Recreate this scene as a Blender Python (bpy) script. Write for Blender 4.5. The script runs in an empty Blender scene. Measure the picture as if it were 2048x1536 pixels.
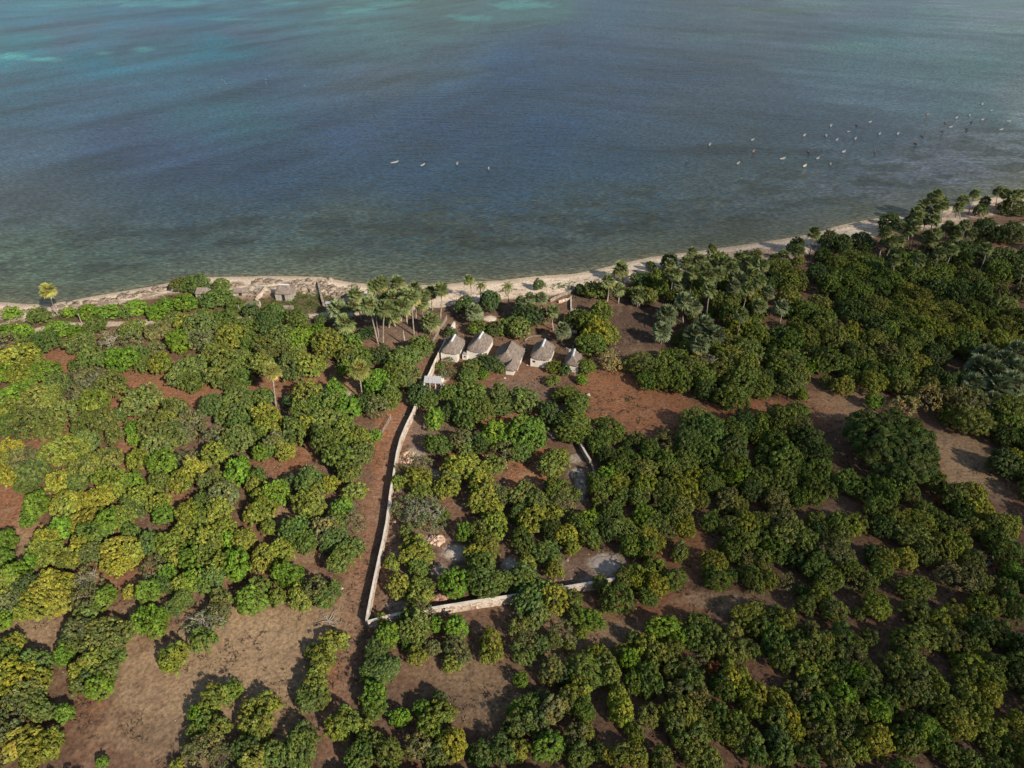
import bpy, math, random
import numpy as np
from mathutils import Vector, Matrix

# ------------------------------------------------------------------ camera
SC = bpy.context.scene
COL = SC.collection
CAMZ, PITCH, FPX = 101.0, math.radians(35.0), 1422.0
cd = bpy.data.cameras.new("camera"); cam = bpy.data.objects.new("camera", cd); COL.objects.link(cam)
cam.location = (0, 0, CAMZ)
cam.rotation_euler = (math.pi/2 - PITCH, 0, 0)
cd.sensor_width = 36.0; cd.lens = 36.0*FPX/2048.0
cd.clip_start = 0.5; cd.clip_end = 20000
SC.camera = cam

# ------------------------------------------------------------------ sky and sun
SUN_EL = math.radians(33)
SX, SY = 0.66, -0.75                       # towards the sun, seen from above
n_ = math.hypot(SX, SY); SX /= n_; SY /= n_
SUN = Vector((SX*math.cos(SUN_EL), SY*math.cos(SUN_EL), math.sin(SUN_EL)))
w = bpy.data.worlds.new("World"); SC.world = w; w.use_nodes = True
nt = w.node_tree; nt.nodes.clear()
sky = nt.nodes.new('ShaderNodeTexSky'); sky.sky_type = 'NISHITA'; sky.sun_disc = False
sky.sun_elevation = SUN_EL; sky.sun_rotation = math.atan2(SX, SY)
sky.air_density = 1.3; sky.dust_density = 1.0; sky.altitude = 50
bg = nt.nodes.new('ShaderNodeBackground'); bg.inputs['Strength'].default_value = 0.064
wo = nt.nodes.new('ShaderNodeOutputWorld')
# drifting cloud cover in the sky, so that the sea mirrors uneven light
tc = nt.nodes.new('ShaderNodeTexCoord'); mp = nt.nodes.new('ShaderNodeMapping')
mp.inputs['Scale'].default_value = (1.2, 1.2, 4.5)
nz = nt.nodes.new('ShaderNodeTexNoise'); nz.inputs['Scale'].default_value = 2.2; nz.inputs['Detail'].default_value = 6
rp = nt.nodes.new('ShaderNodeValToRGB'); rp.color_ramp.elements[0].position = 0.42; rp.color_ramp.elements[1].position = 0.68
mx = nt.nodes.new('ShaderNodeMix'); mx.data_type = 'RGBA'
mx.inputs['B'].default_value = (3.2, 4.0, 5.2, 1)
L = nt.links.new
mul = nt.nodes.new('ShaderNodeMath'); mul.operation = 'MULTIPLY'; mul.inputs[1].default_value = 0.75
L(tc.outputs['Generated'], mp.inputs['Vector']); L(mp.outputs[0], nz.inputs['Vector']); L(nz.outputs['Fac'], rp.inputs['Fac'])
L(rp.outputs['Color'], mul.inputs[0]); L(mul.outputs[0], mx.inputs['Factor'])
L(sky.outputs[0], mx.inputs['A']); L(mx.outputs['Result'], bg.inputs['Color']); L(bg.outputs[0], wo.inputs['Surface'])

sd = bpy.data.lights.new("sun", 'SUN'); sd.energy = 5.0; sd.angle = math.radians(1.2); sd.color = (1.0, 0.90, 0.76)
sun = bpy.data.objects.new("sun", sd); COL.objects.link(sun); sun.location = (60, -60, 250)
sun.rotation_euler = SUN.to_track_quat('Z', 'Y').to_euler()

vs = SC.view_settings
vs.view_transform = 'Standard'; vs.look = 'None'; vs.gamma = 1; vs.exposure = 0.36; vs.use_curve_mapping = False
SC.cycles.max_bounces = 6; SC.cycles.diffuse_bounces = 2; SC.cycles.glossy_bounces = 2
SC.cycles.transmission_bounces = 3; SC.cycles.transparent_max_bounces = 4
SC.cycles.caustics_reflective = False; SC.cycles.caustics_refractive = False


# ------------------------------------------------------------------ broken cloud high above; its shadow dulls the right part of the wood
def make_cloud():
    rg = np.random.default_rng(3); cp_, sp_ = math.cos(PITCH), math.sin(PITCH); V = []; F = []; ALT = 820.0
    st = 13.0
    ico = [(0,0,1),(0,0,-1),(1,0,0),(-1,0,0),(0,1,0),(0,-1,0)]
    fc = [(0,2,4),(0,4,3),(0,3,5),(0,5,2),(1,4,2),(1,3,4),(1,5,3),(1,2,5)]
    for gx in np.arange(-190, 300, st):
        for gy in np.arange(15, 262, st):
            f = gy*cp_+101*sp_; u = gy*sp_-101*cp_; px = 1024+1422*gx/f; py = 768-1422*u/f
            t = min(max((px-700-(1100-py)*.40)/760, 0), 1); t = t*t*(3-2*t); c = .03+.40*t
            if py < 660: c *= max(0, min(1, (px-1120)/220))
            if px > 1500 and py < 480: c *= .75
            if py > 1250: c = max(c, .16)
            r = st*math.sqrt(c/math.pi*1.0)*1.18*rg.uniform(.8, 1.2)
            k = ALT/SUN.z; o = Vector((gx+rg.uniform(-3, 3), gy+rg.uniform(-3, 3), 0))+SUN*k
            b = len(V); a = rg.uniform(0, 6.28)
            for q in ico:
                x, y = q[0]*math.cos(a)-q[1]*math.sin(a), q[0]*math.sin(a)+q[1]*math.cos(a)
                V.append((o.x+x*r, o.y+y*r/SUN.z*.75, o.z+q[2]*r*.8))
            F += [tuple(i+b for i in f_) for f_ in fc]
    me = bpy.data.meshes.new('cloud'); me.from_pydata(V, [], F); me.update()
    m = bpy.data.materials.new('cloud_vapour'); m.use_nodes = True; m.node_tree.nodes['Principled BSDF'].inputs['Base Color'].default_value = (.9, .9, .92, 1); m.node_tree.nodes['Principled BSDF'].inputs['Roughness'].default_value = 1
    me.materials.append(m); o = bpy.data.objects.new('cloud', me); COL.objects.link(o); o['kind'] = 'structure'
make_cloud()

# ------------------------------------------------------------------ helpers
RNG = np.random.default_rng(7); random.seed(7)
CP, SP = math.cos(PITCH), math.sin(PITCH)
LAND = 1.2

def ray(px, py):
    x = (px-1024)/FPX; v = -(py-768)/FPX
    return (x, CP + v*SP, -SP + v*CP)

def px2w(px, py, z=LAND):                   # where the sight line of a photo pixel meets height z
    d = ray(px, py); t = (CAMZ - z)/(-d[2])
    return Vector((d[0]*t, d[1]*t, z))

def w2px(X, Y, Z):
    dz = Z - CAMZ
    f = Y*CP - dz*SP; u = Y*SP + dz*CP
    return 1024 + FPX*X/f, 768 - FPX*u/f

def depth(p): return p[1]*CP - (p[2]-CAMZ)*SP
def ppm(p): return FPX/depth(p)

def tag(o, label=None, cat=None, group=None, kind=None):
    if label: o["label"] = label
    if cat: o["category"] = cat
    if group: o["group"] = group
    if kind: o["kind"] = kind
    return o

def empty(name, loc=(0, 0, 0), rz=0):
    o = bpy.data.objects.new(name, None); COL.objects.link(o)
    o.location = loc; o.rotation_euler = (0, 0, rz); o.empty_display_size = 0.5
    return o

def link(name, me, parent=None):
    o = bpy.data.objects.new(name, me); COL.objects.link(o)
    if parent is not None: o.parent = parent
    return o

def np_mesh(name, V, F, mat=None, col=None, smooth=False):
    """V (n,3); F (m,k) constant-size faces; col per-vertex (n,3)"""
    me = bpy.data.meshes.new(name)
    V = np.asarray(V, dtype=np.float32); F = np.asarray(F, dtype=np.int32)
    k = F.shape[1]
    me.vertices.add(len(V)); me.vertices.foreach_set('co', V.ravel())
    me.loops.add(F.size); me.loops.foreach_set('vertex_index', F.ravel())
    me.polygons.add(len(F)); me.polygons.foreach_set('loop_start', np.arange(0, F.size, k, dtype=np.int32))
    try: me.polygons.foreach_set('loop_total', np.full(len(F), k, dtype=np.int32))
    except Exception: pass
    if smooth: me.polygons.foreach_set('use_smooth', np.ones(len(F), dtype=bool))
    if col is not None:
        a = me.color_attributes.new('tint', 'FLOAT_COLOR', 'POINT')
        c4 = np.ones((len(V), 4), dtype=np.float32); c4[:, :3] = col
        a.data.foreach_set('color', c4.ravel())
    me.update(calc_edges=True)
    if mat: me.materials.append(mat)
    return me

class MB:                                   # small mesh builder for built things
    def __init__(s): s.v = []; s.f = []
    def add(s, vs_, fs_):
        b = len(s.v); s.v += [tuple(v) for v in vs_]; s.f += [tuple(i+b for i in f) for f in fs_]
    def box(s, x0, x1, y0, y1, z0, z1, M=None):
        vs_ = [Vector(p) for p in ((x0,y0,z0),(x1,y0,z0),(x1,y1,z0),(x0,y1,z0),(x0,y0,z1),(x1,y0,z1),(x1,y1,z1),(x0,y1,z1))]
        if M is not None: vs_ = [M @ v for v in vs_]
        s.add(vs_, [(0,3,2,1),(4,5,6,7),(0,1,5,4),(1,2,6,5),(2,3,7,6),(3,0,4,7)])
    def tube(s, pts, rad, n=7, cap=True):
        pts = [Vector(p) for p in pts]; rings = []
        base = len(s.v)
        for i, p in enumerate(pts):
            a = pts[max(i-1, 0)]; b = pts[min(i+1, len(pts)-1)]
            d = (b-a).normalized(); q = d.to_track_quat('Z', 'Y')
            for k in range(n):
                t = 2*math.pi*k/n
                s.v.append(tuple(p + q @ Vector((math.cos(t)*rad[i], math.sin(t)*rad[i], 0))))
        for i in range(len(pts)-1):
            for k in range(n):
                a0 = base+i*n+k; a1 = base+i*n+(k+1) % n
                s.f.append((a0, a1, a1+n, a0+n))
        if cap:
            s.f.append(tuple(base+k for k in reversed(range(n))))
            s.f.append(tuple(base+(len(pts)-1)*n+k for k in range(n)))
    def build(s, name, mat, parent=None, smooth=False):
        me = s.mesh(name, mat, smooth); return link(name, me, parent)
    def mesh(s, name, mat, smooth=False):
        me = bpy.data.meshes.new(name); me.from_pydata(s.v, [], s.f); me.update()
        me.materials.append(mat)
        if smooth:
            for p in me.polygons: p.use_smooth = True
        return me

# value noise in numpy
_P = RNG.random((256, 256)).astype(np.float32)
def vnoise(x, y):
    xi = np.floor(x).astype(int); yi = np.floor(y).astype(int)
    fx = x-xi; fy = y-yi; fx = fx*fx*(3-2*fx); fy = fy*fy*(3-2*fy)
    g = lambda a, b: _P[a & 255, b & 255]
    return (g(xi, yi)*(1-fx)+g(xi+1, yi)*fx)*(1-fy) + (g(xi, yi+1)*(1-fx)+g(xi+1, yi+1)*fx)*fy
def fbm(x, y, o=4):
    s = 0; a = 0.5; t = 0
    for i in range(o):
        s = s + a*vnoise(x*2**i+17*i, y*2**i+31*i); t += a; a *= 0.55
    return s/t
def sstep(a, b, x):
    t = np.clip((x-a)/(b-a), 0, 1); return t*t*(3-2*t)

# ------------------------------------------------------------------ materials
def nodes(name):
    m = bpy.data.materials.new(name); m.use_nodes = True
    t = m.node_tree; t.nodes.clear()
    out = t.nodes.new('ShaderNodeOutputMaterial')
    return m, t, out

def simple(name, c, rough=0.85, noise=0.25, nscale=3.0, bump=0.3, bscale=12.0, spec=0.3, bdist=0.05):
    m, t, out = nodes(name)
    b = t.nodes.new('ShaderNodeBsdfPrincipled'); b.inputs['Roughness'].default_value = rough
    b.inputs['Specular IOR Level'].default_value = spec
    tcn = t.nodes.new('ShaderNodeTexCoord')
    n = t.nodes.new('ShaderNodeTexNoise'); n.inputs['Scale'].default_value = nscale; n.inputs['Detail'].default_value = 5
    r = t.nodes.new('ShaderNodeMapRange'); r.inputs['To Min'].default_value = 1-noise; r.inputs['To Max'].default_value = 1+noise
    r.inputs['From Min'].default_value = 0.3; r.inputs['From Max'].default_value = 0.7
    mxn = t.nodes.new('ShaderNodeVectorMath'); mxn.operation = 'SCALE'; mxn.inputs[0].default_value = c[:3]
    t.links.new(tcn.outputs['Object'], n.inputs['Vector']); t.links.new(n.outputs['Fac'], r.inputs['Value'])
    t.links.new(r.outputs['Result'], mxn.inputs['Scale']); t.links.new(mxn.outputs[0], b.inputs['Base Color'])
    if bump:
        n2 = t.nodes.new('ShaderNodeTexNoise'); n2.inputs['Scale'].default_value = bscale; n2.inputs['Detail'].default_value = 4
        bp = t.nodes.new('ShaderNodeBump'); bp.inputs['Strength'].default_value = bump; bp.inputs['Distance'].default_value = bdist
        t.links.new(tcn.outputs['Object'], n2.inputs['Vector']); t.links.new(n2.outputs['Fac'], bp.inputs['Height'])
        t.links.new(bp.outputs[0], b.inputs['Normal'])
    t.links.new(b.outputs[0], out.inputs['Surface'])
    return m

def leaf_mat(name, trans=0.22, rough=0.55):
    m, t, out = nodes(name)
    oi = t.nodes.new('ShaderNodeObjectInfo'); at = t.nodes.new('ShaderNodeAttribute'); at.attribute_name = 'tint'
    v = t.nodes.new('ShaderNodeVectorMath'); v.operation = 'MULTIPLY'
    t.links.new(oi.outputs['Color'], v.inputs[0]); t.links.new(at.outputs['Color'], v.inputs[1])
    b = t.nodes.new('ShaderNodeBsdfPrincipled'); b.inputs['Roughness'].default_value = rough
    b.inputs['Specular IOR Level'].default_value = 0.25
    tr = t.nodes.new('ShaderNodeBsdfTranslucent'); ms = t.nodes.new('ShaderNodeMixShader'); ms.inputs[0].default_value = trans
    t.links.new(v.outputs[0], b.inputs['Base Color']); t.links.new(v.outputs[0], tr.inputs['Color'])
    t.links.new(b.outputs[0], ms.inputs[1]); t.links.new(tr.outputs[0], ms.inputs[2]); t.links.new(ms.outputs[0], out.inputs['Surface'])
    return m

M_LEAF = leaf_mat("leaves"); M_PALM = leaf_mat("palm_leaves", 0.15, 0.45)
M_BARK = simple("bark", (0.10, 0.075, 0.055)); M_PALE = simple("pale_bark", (0.34, 0.30, 0.26), noise=0.3)
M_PTRUNK = simple("palm_bark", (0.30, 0.26, 0.21), noise=0.35, nscale=2.0)
M_THATCH = None
M_WHITE = simple("lime_render", (0.68, 0.63, 0.56), noise=0.12, nscale=1.2, bump=0.2)
M_DARK = simple("dark_opening", (0.02, 0.02, 0.022), bump=0)
M_TIN = simple("ridge_metal", (0.52, 0.55, 0.56), rough=0.5, noise=0.08, bump=0)

# ------------------------------------------------------------------ shoreline
SHORE = [(-60,612),(0,603),(50,608),(100,607),(140,601),(200,590),(300,573),(350,563),(400,554),(450,553),(560,552),(640,553),(680,560),
 (710,566),(800,570),(880,569),(940,563),(1000,561),(1060,553),(1100,550),(1150,547),(1200,537),(1240,527),(1300,514),(1400,501),
 (1480,490),(1536,482),(1600,472),(1640,463),(1680,450),(1740,438),(1800,431),(1880,417),(1901,413),(1950,402),(2000,392),(2048,381),(2120,366)]
_s = np.array([px2w(a, b, 0.0)[:2] for a, b in SHORE])
SHX = np.concatenate([[-3000], _s[:, 0], [3000]])
SHY = np.concatenate([[_s[0, 1]-250], _s[:, 1], [_s[-1, 1]+2200]])
def shore_y(x): return np.interp(x, SHX, SHY)
def inland(x, y): return (shore_y(x)-y)*0.93     # metres from the waterline, positive on land
def ground_z(x, y):
    d = inland(np.asarray(x, float), np.asarray(y, float))
    z = np.where(d > 0, LAND*sstep(0, 13, d), np.maximum(d*0.06, -2.5))
    b = (fbm(np.asarray(x)*0.09+5, np.asarray(y)*0.09, 3)-0.5)*0.5*sstep(6, 25, d)
    return z + b
def gz(x, y): return float(ground_z(np.array([x]), np.array([y]))[0])
def onground(px, py):
    p = px2w(px, py, LAND)
    for _ in range(3): p = px2w(px, py, gz(p.x, p.y))
    return p

# ------------------------------------------------------------------ ground sheet
def axis(lo, hi, step, far_lo, far_hi):
    a = list(np.arange(lo, hi+step, step)); s = step; x = a[-1]
    while x < far_hi: s *= 1.35; x += s; a.append(x)
    s = step; x = a[0]; pre = []
    while x > far_lo: s *= 1.35; x -= s; pre.append(x)
    return np.array(pre[::-1]+a)

def grid(xs, ys):
    X, Y = np.meshgrid(xs, ys); nx, ny = len(xs), len(ys)
    i = np.arange(nx-1)[None, :] + np.arange(ny-1)[:, None]*nx
    F = np.stack([i, i+1, i+1+nx, i+nx], -1).reshape(-1, 4)
    return X.ravel(), Y.ravel(), F

def mixc(c, col, m): return c*(1-m[:, None]) + np.array(col)[None, :]*m[:, None]

# x, y, rx, ry (photo pixels), kind, strength.  r red earth, t tan grass, s pale sandy, w white plaster sand, d dark brown, g green turf, k brown stones
PATCH = """1290,800,110,60,r,1 1240,775,70,40,r,1 1330,850,80,22,r,.9 1510,815,70,20,r,.9 1640,820,60,40,r,.7 1420,830,110,24,r,.6
1700,800,80,40,t,.5 1900,910,70,60,t,.6 1850,940,40,30,r,.6 1950,970,80,50,t,.5 1960,1010,60,40,d,.4
1020,830,60,20,r,1 1000,845,50,18,r,.9 1050,950,60,28,r,1 1085,910,30,12,r,.9 950,920,80,30,r,.5 1045,950,20,10,t,.4
790,850,28,60,r,.8 770,930,26,60,r,.8 745,1030,26,80,r,.4 720,1120,30,60,r,.5 800,760,20,60,r,.6 700,1200,26,90,t,.3
1100,1270,100,60,t,.4 1230,1270,80,40,t,.4 1300,1210,110,30,r,.5 1440,1200,80,20,t,.6 1560,1290,60,30,d,.4 1380,1100,50,60,r,.5 1320,1100,20,20,r,.7
1480,990,40,30,r,.5 1000,1060,60,50,d,.3 900,1040,60,60,r,.25 560,930,60,30,r,.6 600,910,30,30,r,.6 570,1030,40,20,t,.4
610,1110,40,20,t,.4 430,1350,230,150,t,.75 560,1240,160,50,t,.65 300,1460,120,70,t,.5 110,1250,80,50,t,.5 60,1280,60,40,t,.4 360,1470,120,40,d,.4 180,1400,40,30,r,.4
30,1020,50,70,r,.7 60,1090,30,60,t,.5 240,1160,100,30,r,.5 340,1160,60,20,t,.4 280,1120,30,20,r,.4 120,870,60,30,r,.6 100,910,40,40,r,.3
240,820,40,50,r,.6 280,770,60,40,r,.6 120,725,50,30,r,.6 330,790,90,30,r,.6 440,790,80,24,r,.6 250,920,30,60,r,.6 600,770,120,30,r,.55 520,790,60,20,r,.5 700,740,60,40,t,.3
900,1340,110,40,t,.35 950,1400,90,60,t,.35 880,1400,70,40,d,.3 660,1370,20,60,r,.5 670,1340,18,30,r,.5 760,1420,40,40,d,.3 
340,1010,30,30,r,.3 350,1000,40,18,r,.4 1290,650,90,40,d,.5 1270,690,80,50,d,.4 1290,625,70,22,d,.5 1300,720,60,30,t,.2
720,670,140,50,d,.5 800,670,110,30,k,.5 740,700,100,26,r,.25 900,620,40,16,d,.4 960,630,60,20,d,.4 1000,650,40,14,r,.5 985,655,24,10,r,.7
1050,765,60,26,k,.5 1040,750,90,20,r,.3 1060,800,50,26,k,.4 960,760,40,20,r,.3 900,700,20,30,k,.4 895,730,30,30,r,.4 905,850,60,60,k,.4 840,880,30,60,k,.7 810,1020,26,80,k,.6 800,1120,40,90,k,.65 870,1100,90,60,k,.5 1000,1160,100,50,k,.4 1160,1150,60,40,k,.6 1165,950,34,50,k,.6
1131,700,60,30,d,.3 1070,690,50,16,t,.2 1090,650,60,20,r,.3
911,1105,24,17,w,1 1021,1129,18,16,w,.9 1213,1127,36,20,w,.95 1205,1120,20,12,w,.8 1152,945,14,9,w,.9 1160,962,10,22,w,.85 1163,985,9,16,w,.8 1150,918,14,10,w,.7
795,1212,26,12,w,.6 880,1142,20,12,w,.7 868,952,12,12,w,.7 1122,1126,8,10,w,.9 1200,1160,40,10,w,.4 690,790,16,8,w,.8 980,637,14,6.5,s,1 1108,870,10,10,w,.6 793,1116,12,14,w,.45 1140,860,12,8,w,.3
880,757,16,10,s,.9 830,905,20,10,s,.4 870,1080,24,10,s,.4 680,1060,30,40,r,.2 815,915,20,12,s,.6
620,600,60,20,g,.6 540,610,50,14,g,.7 580,620,70,10,g,.5 500,580,60,20,s,.5 640,570,80,12,s,.8 230,620,120,14,g,.55 120,630,70,12,g,.5 60,640,60,10,g,.4 170,640,40,10,d,.3 340,603,40,8,g,.5 1120,572,60,9,g,.9 1190,582,60,12,g,.9 1060,600,50,12,r,.3 1160,602,22,12,d,.6
1960,460,60,10,g,.3 2010,500,60,14,r,.7 2040,495,30,10,t,.6 1700,490,60,20,k,.3 1990,430,60,14,k,.3 1860,440,60,14,s,.5""".split()
ROADS = [  # pixels along the centre line, width in metres, kind
 ([(-40,672),(0,668),(75,660),(140,651),(230,648),(300,645),(420,640),(530,636),(620,633),(700,626),(780,619),(850,614),(905,606),(960,598),(1040,592)], 2.6, 's', .95),
 ([(1040,592),(1120,585),(1180,576),(1240,566)], 2.2, 's', .6),
 ([(0,650),(50,632),(75,622),(110,610)], 2.0, 's', .6),
 ([(882,640),(868,680),(852,720),(838,760),(822,800),(800,850),(785,900),(771,950),(757,1010),(745,1070),(733,1130),(715,1190),(700,1260),(690,1330),(672,1400),(660,1500)], 3.6, 'R', .55),
 ([(1840,446),(1900,446),(1960,452),(2010,452),(2080,446)], 2.4, 's', .8)]
SOIL = dict(r=(.33,.15,.075), t=(.40,.275,.160), s=(.60,.50,.38), w=(.52,.44,.35), d=(.10,.066,.05), g=(.10,.12,.04), k=(.235,.165,.125), R=(.30,.165,.105))

def seg_dist(X, Y, pts):
    best = np.full(X.shape, 1e9)
    for a, b in zip(pts[:-1], pts[1:]):
        ax, ay, bx, by = a[0], a[1], b[0], b[1]
        t = np.clip(((X-ax)*(bx-ax)+(Y-ay)*(by-ay))/((bx-ax)**2+(by-ay)**2), 0, 1)
        best = np.minimum(best, np.hypot(X-ax-t*(bx-ax), Y-ay-t*(by-ay)))
    return best

def ground_colour(X, Y):
    n = len(X); c = np.tile(np.array([.168,.100,.062]), (n, 1))
    e1 = fbm(X*.05, Y*.05, 5); e2 = fbm(X*.3+40, Y*.3, 4); e3 = fbm(X*1.1+9, Y*1.1+3, 3)
    c = mixc(c, (.20,.13,.088), sstep(.45, .65, e1)*.5)
    c = mixc(c, (.21,.095,.055), sstep(.50, .70, fbm(X*.035+90, Y*.035+11, 4))*.4)
    PX, PY = w2px(X, Y, LAND)
    vis = (Y > 5)
    wob = (e2-.5)*1.2 + (e3-.5)*.6 + (e1-.5)*.6
    for q in PATCH:
        a = q.split(',')
        x, y, rx, ry = map(float, a[:4]); k = a[4]; s = float(a[5])
        r = np.hypot((PX-x)/rx, (PY-y)/ry) + wob*(.35 if k in 'ws' else .9)
        m = sstep(1.15, .75, r) if k in 'ws' else sstep(1.35, .55, r)
        c = mixc(c, SOIL[k], np.where(vis, m*s, 0))
    for pts, wd, k, s in ROADS:
        P = [px2w(a, b)[:2] for a, b in pts]
        d = seg_dist(X, Y, P) + wob*1.0
        m = sstep(wd*.62, wd*.38, d)*s
        rut = sstep(.75, .25, np.abs(np.abs(d)-wd*.02))*.25
        c = mixc(c, SOIL[k], m)
        c = mixc(c, np.array(SOIL[k])*.7, m*rut)
    # darker litter specks, pale stones
    c = mixc(c, (.08,.055,.042), sstep(.60, .74, e3)*.35)
    c = mixc(c, (.34,.25,.18), sstep(.60, .75, fbm(X*.9+70, Y*.9+50, 3))*.3)
    # beach
    d = inland(X, Y)
    wdt = np.interp(X, [-200,-120,-60,-20,0,40,80,120,160,220], [9,10,12,13,13,15,16,15,14,16]) + (e2-.5)*5
    sand = sstep(wdt+2, wdt-1.5, d)
    sc = np.tile(np.array([.72,.59,.45]), (n, 1))
    sc = mixc(sc, (.54,.41,.31), sstep(.45, .65, e2)*.6)
    wet = sstep(3.5, .6, d)
    sc = mixc(sc, (.36,.29,.21), wet*.8)
    # weed lines thrown up by the tide, strongest on the middle and right of the bay
    wl = sstep(.16, .02, np.abs(d-(4.2+(e1-.5)*6+(e2-.5)*2))/2.2)*sstep(-25, 20, X)*sstep(.38, .5, e3)
    wl2 = sstep(.2, .02, np.abs(d-(8.5+(e1-.5)*7))/1.6)*sstep(-20, 30, X)*sstep(.4, .52, e3)
    sc = mixc(sc, (.17,.085,.06), np.clip(wl+wl2*.8, 0, 1)*.85)
    sc = mixc(sc, (.30,.17,.12), sstep(30, 80, X)*sstep(3, 6, d)*sstep(.4, .6, e1+ (e3-.5)*.5)*.6)
    rk = sstep(3.5, 5, d)*sstep(11, 8, d)*sstep(-20, -34, X)*sstep(.40, .52, e2)
    sc = mixc(sc, (.25,.19,.14), rk*.8)
    c = c*(1-sand[:, None]) + sc*sand[:, None]
    c = c*(1-.10*sstep(0, 1, 1-sand))[:, None]
    return np.clip(c, .015, .9)

xs = axis(-262, 262, .62, -4000, 4000); ys = axis(22, 335, .62, -600, 9000)
GX, GY, GF = grid(xs, ys)
GZ = ground_z(GX, GY) + (fbm(GX*1.3, GY*1.3+7, 3)-.5)*.16*sstep(1, 10, inland(GX, GY))
gc = ground_colour(GX, GY)
mg, t, out = nodes("earth")
at = t.nodes.new('ShaderNodeAttribute'); at.attribute_name = 'tint'
tcn = t.nodes.new('ShaderNodeTexCoord')
n1 = t.nodes.new('ShaderNodeTexNoise'); n1.inputs['Scale'].default_value = 1.7; n1.inputs['Detail'].default_value = 9; n1.inputs['Roughness'].default_value = .72
r1 = t.nodes.new('ShaderNodeMapRange'); r1.inputs['From Min'].default_value = .33; r1.inputs['From Max'].default_value = .67
r1.inputs['To Min'].default_value = .48; r1.inputs['To Max'].default_value = 1.46
sc1 = t.nodes.new('ShaderNodeVectorMath'); sc1.operation = 'SCALE'
b = t.nodes.new('ShaderNodeBsdfPrincipled'); b.inputs['Roughness'].default_value = .95; b.inputs['Specular IOR Level'].default_value = .15
bp = t.nodes.new('ShaderNodeBump'); bp.inputs['Strength'].default_value = .6; bp.inputs['Distance'].default_value = .18
t.links.new(tcn.outputs['Object'], n1.inputs['Vector']); t.links.new(n1.outputs['Fac'], r1.inputs['Value'])
t.links.new(at.outputs['Color'], sc1.inputs[0]); t.links.new(r1.outputs['Result'], sc1.inputs['Scale'])
t.links.new(sc1.outputs[0], b.inputs['Base Color']); t.links.new(n1.outputs['Fac'], bp.inputs['Height']); t.links.new(bp.outputs[0], b.inputs['Normal'])
t.links.new(b.outputs[0], out.inputs['Surface'])
tag(link('ground', np_mesh('ground', np.stack([GX, GY, GZ], 1), GF, mg, gc, True)), kind='structure')

# ------------------------------------------------------------------ sea
SEA = """150,18,74,118,138 330,25,74,116,136 20,112,74,130,142 100,118,78,114,130 280,96,76,112,128 200,110,66,122,140 400,104,66,120,135 600,12,80,116,128 740,8,80,114,122
40,20,78,125,145 100,70,86,104,122 300,60,86,102,122 480,60,88,104,122 700,60,82,112,122 900,30,78,106,114 1060,20,78,108,114 1200,30,76,98,118
20,160,80,112,132 200,180,82,102,122 500,170,80,98,120 300,300,76,90,112 60,300,84,100,116 700,150,84,98,114 900,100,72,92,110 1000,160,56,82,112 650,260,66,84,108 500,210,70,98,108
900,260,58,80,108 1100,260,56,78,104 1000,330,60,80,98 800,330,60,80,100 500,350,64,80,98 300,400,68,82,92 60,400,86,94,100 60,520,86,98,88 200,500,80,90,84
400,480,74,84,82 700,470,68,78,78 950,460,62,74,76 900,530,72,82,76 600,530,80,90,82 300,560,92,104,92 60,590,100,108,88 750,550,76,84,80 1150,480,64,74,76 1100,530,66,70,74 1200,510,60,62,76 1300,470,70,78,76
1200,400,62,76,82 1250,300,64,82,98 1300,150,72,88,108 1150,100,66,86,112 1400,60,84,100,116 1400,250,74,88,102 1500,180,82,94,108 1600,100,96,112,124 1500,330,72,84,90 1450,420,72,80,84 1600,420,78,84,88
1700,300,84,94,104 1800,200,96,108,118 1750,80,96,120,124 1850,60,116,134,140 1950,120,106,128,130 2000,30,142,152,160 1900,200,100,118,122 2020,200,130,138,142 1950,300,110,114,120 1850,340,98,100,108 2020,350,112,110,114 1750,400,88,90,96 1560,60,96,108,122 1700,20,112,122,134 -300,300,86,96,106 2300,200,120,126,132 1000,-300,110,140,150 200,-300,96,150,165 1800,-300,130,145,150""".split()
SP_ = np.array([[float(v) for v in q.split(',')] for q in SEA])  # water tones; the pale right side has sky sheen mixed into its colour
def lin(c): c = np.asarray(c)/255.; return np.where(c <= .04045, c/12.92, ((c+.055)/1.055)**2.4)
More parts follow.
